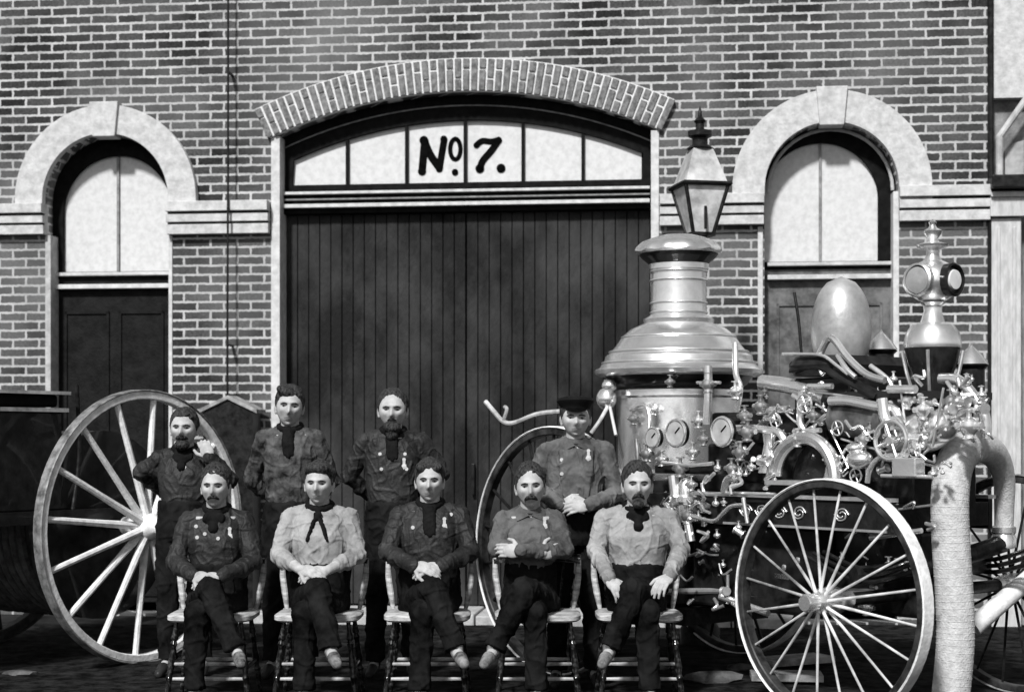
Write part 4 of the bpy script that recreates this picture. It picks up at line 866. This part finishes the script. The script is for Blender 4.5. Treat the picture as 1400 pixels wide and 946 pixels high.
def person(px, D, label, pose, ztop, shirt_m, arms, legs=None, hair='short', stache=None, beard=None, cap=False, yaw=0.0, tilt=0, neckerchief=None,
           buttons=(), badge=None, bib=False, sleeve=1.0, wid=1.0, feet_m=None, jaw=1.0, seed=0, lean=0, hs=1.03, cuffs=None, belt=False, collar=False):
    X = (px-CX)*D/FPX
    LX = 0.88 if pose == 'sit' else 0.90
    sx3 = lambda p: (p[0]*LX, p[1], p[2])
    arms = [(sx3(a_[0]), sx3(a_[1]))+tuple(a_[2:]) for a_ in arms]; wid = wid*0.90
    FO[0] = V((px*0.37, px*0.11, px*0.23))
    hr_ = random.Random(int(px)*3); hwf, hlf = hr_.uniform(0.95, 1.07), hr_.uniform(0.95, 1.05)
    t = thing('person', label, 'person', (X, D, 0))
    sit = pose == 'sit'
    hc_z = ztop-0.115*hs-(0.028 if cap else 0.014)
    hy = 0.03 if sit else -0.01
    Hc = V((lean*0.6, hy, hc_z)); sh_z = hc_z-0.115*hs-0.036; ty = 0.075 if sit else 0.02
    shx = 0.176*wid
    hipz = 0.56 if sit else 0.93; hy_ = 0.09 if sit else 0.02
    # ---- body: one continuous figure
    b = B(); Lh, Rm = head_mesh(b, Hc, hs, yaw, tilt, jaw=jaw, nose_=hr_.uniform(0.95, 1.3), hw_=hwf, hl_=hlf)
    caps(b, (lean*0.3, ty+0.01, sh_z-0.02), Hc+V((0, 0.02, -0.06)), 0.060, 0.054)
    loft(b, [(0, hy_, hipz-0.06, 0.13, 0.09), (0, hy_, hipz+0.05, 0.14, 0.095), (0, (hy_+ty)/2, hipz+0.2, 0.12, 0.085), (0, ty, sh_z-0.12, 0.14, 0.095), (lean*0.3, ty, sh_z-0.01, 0.13, 0.07)])
    for sg, (el, wr, hf, hn, th, cu) in zip((-1, 1), arms):
        S = V((sg*shx, ty, sh_z-0.03)); caps(b, S, el, 0.045, 0.038); caps(b, el, wr, 0.040, 0.027); hand(b, wr, hf, hn, th, cu)
    if legs is None:
        legs = [((-0.10, 0.0, 0.50), (-0.11, 0.03, 0.09), (-0.13, -0.12, 0.035)), ((0.10, 0.0, 0.50), (0.11, 0.03, 0.09), (0.13, -0.12, 0.035))]
    for sg, (kn, an, toe) in zip((-1, 1), legs):
        caps(b, (sg*0.085, hy_, hipz-0.02), kn, 0.06, 0.045); caps(b, kn, an, 0.042, 0.03); caps(b, an, toe, 0.03, 0.025)
    bme = remesh(b, 0.0037, 2); body = link('body', bme, skin, t, True)
    # ---- shirt
    b = B()
    loft(b, [(0, hy_, hipz-0.0, 0.120, 0.092), (0, hy_, hipz+0.09, 0.142*wid, 0.108), (0, (hy_+ty)/2, hipz+0.17, 0.160*wid, 0.122), (0, ty, (hipz+sh_z)/2+0.03, 0.172*wid, 0.124), (lean*0.2, ty, sh_z-0.13, 0.182*wid, 0.122), (lean*0.3, ty+0.005, sh_z-0.045, 0.175*wid, 0.098), (lean*0.35, ty+0.01, sh_z+0.0, 0.125*wid, 0.075), (lean*0.4, ty+0.01, sh_z+0.035, 0.068, 0.062)], n=36, p=2.4)
    for sg, (el, wr, hf, hn, th, cu) in zip((-1, 1), arms):
        S = V((sg*shx, ty, sh_z-0.035)); el = V(el); wr = V(wr)
        caps(b, (sg*0.04, ty+0.01, sh_z+0.012), S+V((-sg*0.012, 0, 0.002)), 0.040, 0.054)
        caps(b, S, el, 0.057, 0.050); ell(b, el, (0.053, 0.053, 0.053)); caps(b, V((sg*0.13, ty, sh_z-0.10)), S.lerp(el, 0.6), 0.05, 0.045)
        w2 = el.lerp(wr, sleeve); caps(b, el, w2, 0.050, 0.038)
        dd = (w2-el).normalized(); cyl(b, w2-dd*0.045, w2+dd*0.015, 0.038, 0.037, n=18)
        m_ = el.lerp(wr, 0.35); ell(b, m_+V((0, 0, -0.012)), (0.052, 0.050, 0.045))
    if bib:
        z0, z1_ = hipz+0.18, sh_z-0.03; loft(b, [(0, ty-0.10, z0, 0.075, 0.035), (0, ty-0.115, (z0+z1_)/2, 0.095, 0.026), (0, ty-0.085, z1_, 0.10, 0.028)], n=24, p=5)
    sme = remesh(b, 0.0055, 4, disp=0.0085, dscale=0.055)
    link('shirt', sme, shirt_m, t, True); bv = bvh(sme)
    # collar
    b = B()
    cz = sh_z+0.028; cxx = lean*0.4
    if collar:
        for sg in (-1, 1):
            yy = front(bv, sg*0.045, sh_z-0.02)
            pts = [V((cxx+sg*0.006, yy-0.012, sh_z-0.002)), V((cxx+sg*0.075, yy-0.004, sh_z-0.035)), V((cxx+sg*0.088, ty-0.03, sh_z+0.022)), V((cxx+sg*0.055, ty-0.05, cz+0.022))]
            off = V((0, 0.010, -0.004)); q = [b.verts.new(p) for p in pts]+[b.verts.new(p+off) for p in pts]
            for f in ((0, 1, 2, 3), (7, 6, 5, 4), (0, 4, 5, 1), (1, 5, 6, 2), (2, 6, 7, 3), (3, 7, 4, 0)): b.faces.new([q[i] for i in f])
    torus(b, (cxx, ty+0.004, cz), (0, -0.25, 1), 0.062, 0.014 if neckerchief else 0.018, 28, 8)
    if not neckerchief: torus(b, (cxx, ty+0.006, cz+0.014), (0, -0.28, 1), 0.059, 0.012, 28, 8)
    obj('collar', b, shirt_m, t, smooth=True)
    # ---- trousers
    b = B()
    loft(b, [(0, hy_, hipz-0.10, 0.15, 0.11), (0, hy_, hipz-0.02, 0.165, 0.125), (0, hy_, hipz+0.10, 0.178*wid, 0.134), (0, (hy_+ty)/2, hipz+(0.185 if sit else 0.13), 0.176*wid, 0.132), (0, (hy_+ty)/2, hipz+(0.20 if sit else 0.145), 0.165*wid, 0.122)])
    for sg, (kn, an, toe) in zip((-1, 1), legs):
        h0 = V((sg*0.085, hy_, hipz-0.03)); kn = V(kn); an = V(an)
        caps(b, h0, kn, 0.090, 0.070); caps(b, kn, an.lerp(kn, 0.14), 0.068, 0.052); cyl(b, an.lerp(kn, 0.22), an.lerp(kn, 0.05), 0.055, 0.06, n=18)
    tme = remesh(b, 0.007, 3, disp=0.011, dscale=0.07); link('trousers', tme, trous, t, True)
    for sg, (kn, an, toe) in zip((-1, 1), legs):
        b = B(); an = V(an); toe = V(toe); caps(b, an+V((0, 0.01, 0.03)), an, 0.036, 0.036); caps(b, an+V((0, 0.03, -0.015)), an.lerp(toe, 0.6), 0.032, 0.034); caps(b, an.lerp(toe, 0.5), toe, 0.036, 0.028)
        link('boot', remesh(b, 0.006, 3), (feet_m or boot_m), t, True)
    # ---- hair, brows, eyes, moustache
    b = B()
    ell(b, Lh(0, 0.024, 0.033) if hair != 'bald' else Lh(0, 0.029, 0.038), (0.0865*hs, 0.100*hs, (0.102 if hair != 'bald' else 0.098)*hs), Rm, 36, 24)
    if hair != 'bald' and not cap:
        rh = random.Random(int(px))
        for _ in range(5):
            a_ = rh.uniform(-1.2, 1.2); ell(b, Lh(0.068*math.sin(a_), -0.066*math.cos(a_)+0.006, 0.078-0.022*abs(a_)**1.5+rh.uniform(-0.004, 0.008)), (rh.uniform(0.016, 0.03), rh.uniform(0.012, 0.02), rh.uniform(0.006, 0.010)), Rm @ Matrix.Rotation(rh.uniform(-1, 1), 3, 'Y'))
    if hair == 'full': ell(b, Lh(0.01, -0.052, 0.088), (0.060*hs, 0.042*hs, 0.034*hs), Rm); ell(b, Lh(-0.03, -0.03, 0.085), (0.045*hs, 0.055*hs, 0.036*hs), Rm)
    if hair == 'swept': ell(b, Lh(-0.022, -0.045, 0.082), (0.060*hs, 0.045*hs, 0.034*hs), Rm @ Matrix.Rotation(0.35, 3, 'Y'))
    if hair == 'parted':
        for sg in (-1, 1): ell(b, Lh(sg*0.044, -0.046, 0.074), (0.034*hs, 0.036*hs, 0.030*hs), Rm @ Matrix.Rotation(-sg*0.6, 3, 'Y'))
    for sg in (-1, 1): ell(b, Lh(sg*0.071, -0.008, 0.018), (0.012*hs, 0.022*hs, 0.030*hs), Rm)
    hme = remesh(b, 0.0042, 3, disp=0.0035, dscale=0.03)
    link('hair', hme, hair_m, t, True)
    bb = bvh(bme)
    def onface(x, z, out=0.0):
        o_ = Lh(x, -0.3, z); d = (Rm @ V((0, 1, 0))); h = bb.ray_cast(o_, d); p = h[0] if h[0] else Lh(x, -0.095, z); return p-d*out
    for sg in (-1, 1):
        b = B(); tube(b, [onface(sg*0.013, 0.017, 0.001), onface(sg*0.030, 0.021, 0.001), onface(sg*0.050, 0.015, 0.0)], [0.003, 0.0048, 0.0025], n=8); obj('eyebrow', b, hair_m, t, smooth=True)
        b = B(); ell(b, onface(sg*0.031, 0.002, -0.005), (0.0130*hs, 0.008*hs, 0.0040*hs), Rm); e_ = obj('eye', b, mat('shaded_eye', 0.10, spec=0.02), t, smooth=True)  # whole eye coloured dark, like a slit shaded by the brow
        b = B(); ell(b, onface(sg*0.031, 0.002, 0.0015), (0.0045*hs, 0.004*hs, 0.0038*hs), Rm); obj('iris', b, letter, e_, smooth=True)
    if stache:
        wdt, drp, th = stache; b = B()
        for sg in (-1, 1):
            tube(b, [onface(0, -0.050, 0.003), onface(sg*wdt*0.5, -0.054, 0.004), onface(sg*wdt, -0.056-drp, 0.003)], [th, th*1.1, th*0.35], n=10)
        link('moustache', remesh(b, 0.0035, 2, disp=0.002, dscale=0.008), hair_m, t, True)
    else:
        b = B(); tube(b, [onface(-0.024, -0.064, 0), onface(0, -0.0635, 0.001), onface(0.024, -0.064, 0)], [0.0012, 0.0024, 0.0012], n=6); obj('mouth', b, mat('lips', 0.16), t)
    if beard:
        b = B(); c_ = Lh(0, -0.064, -0.100); ell(b, c_, (0.048*hs*beard, 0.045*hs, 0.036*hs*beard), Rm)
        if beard > 1.0: ell(b, Lh(0, -0.06, -0.135), (0.036*hs, 0.036*hs, 0.045*hs), Rm)
        link('beard', remesh(b, 0.005, 2, disp=0.004, dscale=0.014), hair_m, t, True)
    if cap:
        b = B(); lathe(b, [(0.083*hs, 0.050*hs), (0.086*hs, 0.066*hs), (0.100*hs, 0.080*hs), (0.108*hs, 0.097*hs), (0.098*hs, 0.113*hs), (0.06*hs, 0.124*hs), (0, 0.128*hs)], Lh(0, 0.008, 0), Rm @ V((0, 0.08, 1)), 32, sx=1.0)
        c1 = obj('cap', b, black_cloth, t, smooth=True)
        for v in c1.data.vertices: v.co.y = Hc.y+(v.co.y-Hc.y)*1.15
        b = B(); ell(b, Lh(0, -0.088, 0.052), (0.058*hs, 0.045*hs, 0.007), Rm @ Matrix.Rotation(0.3, 3, 'X')); obj('cap_peak', b, letter, c1, smooth=True)
    # ---- neckerchief
    if neckerchief:
        b = B(); kz = sh_z+0.002
        torus(b, (cxx, ty+0.003, cz+0.008), (0, -0.30, 1), 0.065, 0.021, 28, 8)
        if neckerchief == 'v':
            for sg in (-1, 1):
                pts = [V((cxx+sg*0.006, 0, kz-0.02)), V((cxx+sg*0.026, 0, kz-0.07)), V((cxx+sg*0.058, 0, kz-0.165))]
                for p in pts: p.y = front(bv, p.x, p.z)-0.006
                tube(b, pts, [0.015, 0.017, 0.012], n=10, flat=0.6)
            ell(b, (cxx, front(bv, cxx, kz-0.02)-0.012, kz-0.02), (0.026, 0.018, 0.03))
        elif neckerchief == 'round':
            for (x, z, r) in ((0, -0.03, 0.05), (-0.03, -0.02, 0.035), (0.03, -0.02, 0.035), (0, -0.075, 0.030)):
                ell(b, (cxx+x, front(bv, cxx+x, kz+z)-0.002, kz+z), (r, 0.020, r))
        elif neckerchief == 'long':
            for dx in (-0.014, 0.0, 0.014):
                pts = [V((cxx+dx*0.6, 0, kz)), V((cxx+dx*1.2, 0, kz-0.06)), V((cxx+dx*1.6+0.006, 0, kz-0.155+abs(dx)))]
                for p in pts: p.y = front(bv, p.x, p.z)+0.002
                tube(b, pts, [0.030, 0.022, 0.012], n=10)
        link('neckerchief', remesh(b, 0.006, 2, disp=0.004, dscale=0.03), black_cloth, t, True)
    for (x, z) in buttons:
        yy = front(bv, x, z); b = B(); cyl(b, (x, yy-0.007, z), (x, yy+0.002, z), 0.0105, n=12); obj('button', b, badge_m, t, smooth=True)
    if badge:
        x, z = badge; yy = front(bv, x, z); b = B(); cyl(b, (x, yy-0.007, z+0.022), (x, yy+0.002, z+0.022), 0.011, n=8)
        box(b, x-0.008, x+0.008, yy-0.006, yy+0.004, z-0.006, z+0.014); lathe(b, [(0.0, -0.007), (0.018, -0.006), (0.018, 0.0)], (x, yy, z-0.02), (0, 1, 0), 5); obj('badge', b, badge_m, t)
    return t

sh_dark = mat('dark_flannel', 0.006, 0.030, 5, 0.6, bump=0.5, bscale=60, spec=0.25, detail=4)
sh_mid = mat('grey_flannel', 0.035, 0.13, 5, 0.7, bump=0.5, bscale=40, spec=0.15, detail=4)
sh_light = mat('faded_shirt', 0.16, 0.36, 5, 0.7, bump=0.5, bscale=40, spec=0.15, detail=4)
sh_tan = mat('pale_work_shirt', 0.14, 0.33, 5, 0.7, bump=0.5, bscale=40, spec=0.15, detail=4)
sh_mot = mat('mottled_flannel', 0.010, 0.10, 12, 0.7, bump=0.9, bscale=26, spec=0.1)
FY = 9.0
clasp = [((-0.245, -0.01, 0.805), (-0.085, -0.225, 0.745), (0.95, -0.25, -0.1), (0.1, 0.5, -0.8), 1, 0.55), ((0.245, -0.01, 0.805), (0.085, -0.215, 0.74), (-0.95, -0.3, -0.05), (-0.1, 0.5, -0.8), -1, 0.55)]
def clasp_at(dz=0, ex=0.245, wx=0.085, dy=0, c=0.55, ez=0.805):
    return [((-ex, -0.01, ez+dz), (-wx, -0.225+dy, 0.745+dz), (0.9, -0.35, -0.15), (0.15, 0.6, -0.7), -1, c), ((ex, -0.01, ez+dz), (wx, -0.205+dy, 0.735+dz), (-0.9, -0.42, -0.05), (-0.15, 0.6, -0.7), 1, c)]
folded = [((-0.215, -0.03, 0.85), (0.055, -0.155, 0.825), (0.9, 0.35, 0.12), (-0.2, 0.95, 0), 1, 0.3), ((0.215, -0.05, 0.84), (-0.06, -0.205, 0.84), (-0.93, 0.22, 0.03), (0.1, 0.95, -0.2), -1, 0.5)]
knees = [((-0.27, -0.02, 0.84), (-0.20, -0.30, 0.70), (0.42, -0.55, -0.55), (0.2, 0.3, -0.9), 1, 0.5), ((0.27, -0.02, 0.84), (0.165, -0.31, 0.715), (-0.45, -0.65, -0.35), (-0.1, 0.3, -0.9), -1, 0.6)]
def crossed(right=True, k=1.0, ax=0.19, kx=0.06):
    """one ankle hangs over the other knee; toes at the photo's place"""
    s = 1 if right else -1
    up = ((s*kx, -0.42, 0.650), (s*ax, -0.52, 0.335), (s*(ax+0.045), -0.66, 0.290))
    dn = ((-s*0.02, -0.40, 0.52), (-s*0.03, -0.40, 0.10), (-s*0.06, -0.56, 0.045))
    # the crossing leg starts at the opposite hip: order is (left of picture, right of picture)
    return [up, dn] if right else [dn, up]
person(293, FY, 'leftmost seated man, dark shirt with pale buttons, moustache, hands on lap', 'sit', 1.315, sh_dark, clasp_at(-0.035), crossed(True, ax=0.215, kx=0.06), hair='short', stache=(0.034, 0.012, 0.0085), buttons=((-0.10, 0.965), (-0.045, 0.925), (0.03, 0.90), (-0.09, 0.905)), badge=(0.09, 0.93), tilt=0.0, neckerchief='round', seed=1, feet_m=boot_l)
person(435, FY, 'seated clean-shaven man in pale shirt, black neckerchief hanging in a V', 'sit', 1.33, sh_light, clasp_at(0.0), crossed(True, ax=0.13, kx=0.05), hair='full', neckerchief='v', sleeve=0.62, yaw=-0.05, wid=1.02, feet_m=boot_l)
person(587, FY, 'clean-shaven man seated in the middle, dark shirt with pale badge, legs crossed', 'sit', 1.345, sh_dark, clasp_at(0.02, ex=0.26), crossed(True, ax=0.17, kx=0.05), hair='parted', badge=(0.085, 0.985), neckerchief='long', buttons=((-0.09, 0.96), (0.12, 1.03)), wid=1.05, feet_m=boot_l)
person(725, FY, 'seated man in grey shirt with big moustache and folded arms', 'sit', 1.315, sh_mid, folded, crossed(False, ax=0.20, kx=0.04), hair='short', stache=(0.036, 0.014, 0.011), badge=(0.08, 0.985), collar=True, wid=0.92, tilt=-0.05, feet_m=boot_l, beard=None)
person(872, FY, 'seated man in pale work shirt with round black neckerchief and both hands on his knees', 'sit', 1.325, sh_tan, knees, crossed(False, ax=0.19, kx=0.05), hair='short', stache=(0.033, 0.016, 0.010), beard=0.62, neckerchief='round', wid=1.12, feet_m=boot_l, collar=True)
# standing row
def hang(zs, out=0.27):
    return [((-out, 0.08, zs-0.27), (-0.10, 0.20, zs-0.42), (0.9, 0.1, -0.3), (0.1, 0.9, 0), 1, 0.5), ((out, 0.08, zs-0.27), (0.10, 0.22, zs-0.42), (-0.9, 0.1, -0.3), (-0.1, 0.9, 0), -1, 0.5)]
person(252, 9.85, 'bearded man standing before the tall cart wheel, hand raised to his shoulder', 'stand', 1.645, sh_dark,
       [((-0.31, 0.06, 1.24), (-0.16, 0.22, 1.10), (0.7, 0.2, -0.6), (0.3, -0.9, 0), 1, 0.5), ((0.31, -0.02, 1.20), (0.20, -0.14, 1.335), (-0.35, 0.15, 0.9), (-0.3, 0.9, 0.2), 1, 1.2)],
       hair='short', stache=(0.036, 0.006, 0.012), beard=0.95, neckerchief='round', buttons=((0.02, 1.28),), feet_m=None)
person(396, 9.8, 'young clean-shaven man standing second from left in mottled shirt', 'stand', 1.775, sh_mot, hang(1.47), hair='swept', neckerchief='long', yaw=0.12, tilt=0.06, wid=0.98)
person(537, 9.8, 'high-browed standing man with black chin beard and elbows held out', 'stand', 1.755, sh_dark,
       [((-0.30, 0.08, 1.22), (-0.10, 0.20, 1.05), (0.9, 0.1, -0.3), (0.1, 0.9, 0), 1, 0.5), ((0.33, 0.08, 1.24), (0.10, 0.22, 1.06), (-0.9, 0.1, -0.3), (-0.1, 0.9, 0), -1, 0.5)],
       hair='bald', stache=(0.028, 0.006, 0.006), beard=1.05, neckerchief='long', buttons=((-0.07, 1.36), (-0.06, 1.27), (0.08, 1.36), (0.09, 1.27)), badge=(0.075, 1.305), wid=1.06)
person(787, 9.42, 'man in dark peaked cap standing before the rear engine wheel', 'stand', 1.715, sh_mid,
       [((-0.30, 0.03, 1.18), (-0.10, -0.16, 1.08), (0.9, -0.3, -0.1), (0.1, 0.8, -0.2), 1, 0.5), ((0.27, -0.02, 1.13), (0.08, -0.20, 1.075), (-0.95, -0.1, -0.12), (0.1, 0.8, -0.3), -1, 0.5)],
       hair='short', cap=True, bib=True, collar=True, badge=(0.07, 1.36), wid=1.06, buttons=((-0.085, 1.33), (-0.085, 1.25)))

for px, lab in ((293, 'chair at the far left of the seated row'), (437, 'chair under the pale-shirted man with the V neckerchief'), (585, 'chair in the middle of the row, under the man with the badge'),
                (735, 'chair under the man with folded arms'), (873, 'chair at the right end of the row, under the man with hands on knees')):
    chair((px-CX)*FY/FPX, FY, 'wooden '+lab)

# ------------------------------------------------------------ small stones and planks on the ground
def stone_bit(X, Y, s, sx_, label):
    b = B(); bmesh.ops.create_icosphere(b, subdivisions=2, radius=1)
    for v in b.verts: v.co *= 1+0.25*noise.noise(v.co*1.3+V((X*3, Y, 0)))
    for v in b.verts: v.co = V((v.co.x*s*sx_, v.co.y*s, v.co.z*s*0.45))
    o_ = obj('stone', b, mat('dirty_stone', 0.03, 0.12, 9, 0.9, bump=0.5), None, smooth=True); o_.location = (X, Y, s*0.3); o_['category'] = 'stone'; o_['label'] = label
for (px, D, s, e, lab) in ((975, 9.6, 0.10, 1.8, 'flat pale stone on the ground under the boiler'), (1012, 10.1, 0.07, 1.3, 'small pale stone just left of the front engine wheel'), (28, 9.9, 0.05, 2.2, 'small pale stone on the dirt left of the cart wheel'),
                      (990, 8.62, 0.09, 1.7, 'pale stone at the bottom edge right of the last chair')):
    stone_bit((px-CX)*D/FPX, D, s, e, lab)
for (px, py, D, L, rz, lab) in ((1085, 0, 10.3, 0.5, 0.5, 'short pale plank lying under the engine behind the wheel hub'), (1075, 0, 9.6, 0.42, -0.1, 'pale plank lying nearest the camera under the engine')):
    b = B(); box(b, -L/2, L/2, -0.11, 0.11, 0, 0.04); o_ = obj('plank', b, mat('dirty_plank', 0.12, 0.4, 8, 0.8, bump=0.4), None, bevel=0.004); o_.location = ((px-CX)*D/FPX, D, 0.025); o_.rotation_euler.z = rz; tag(o_, lab, 'plank')
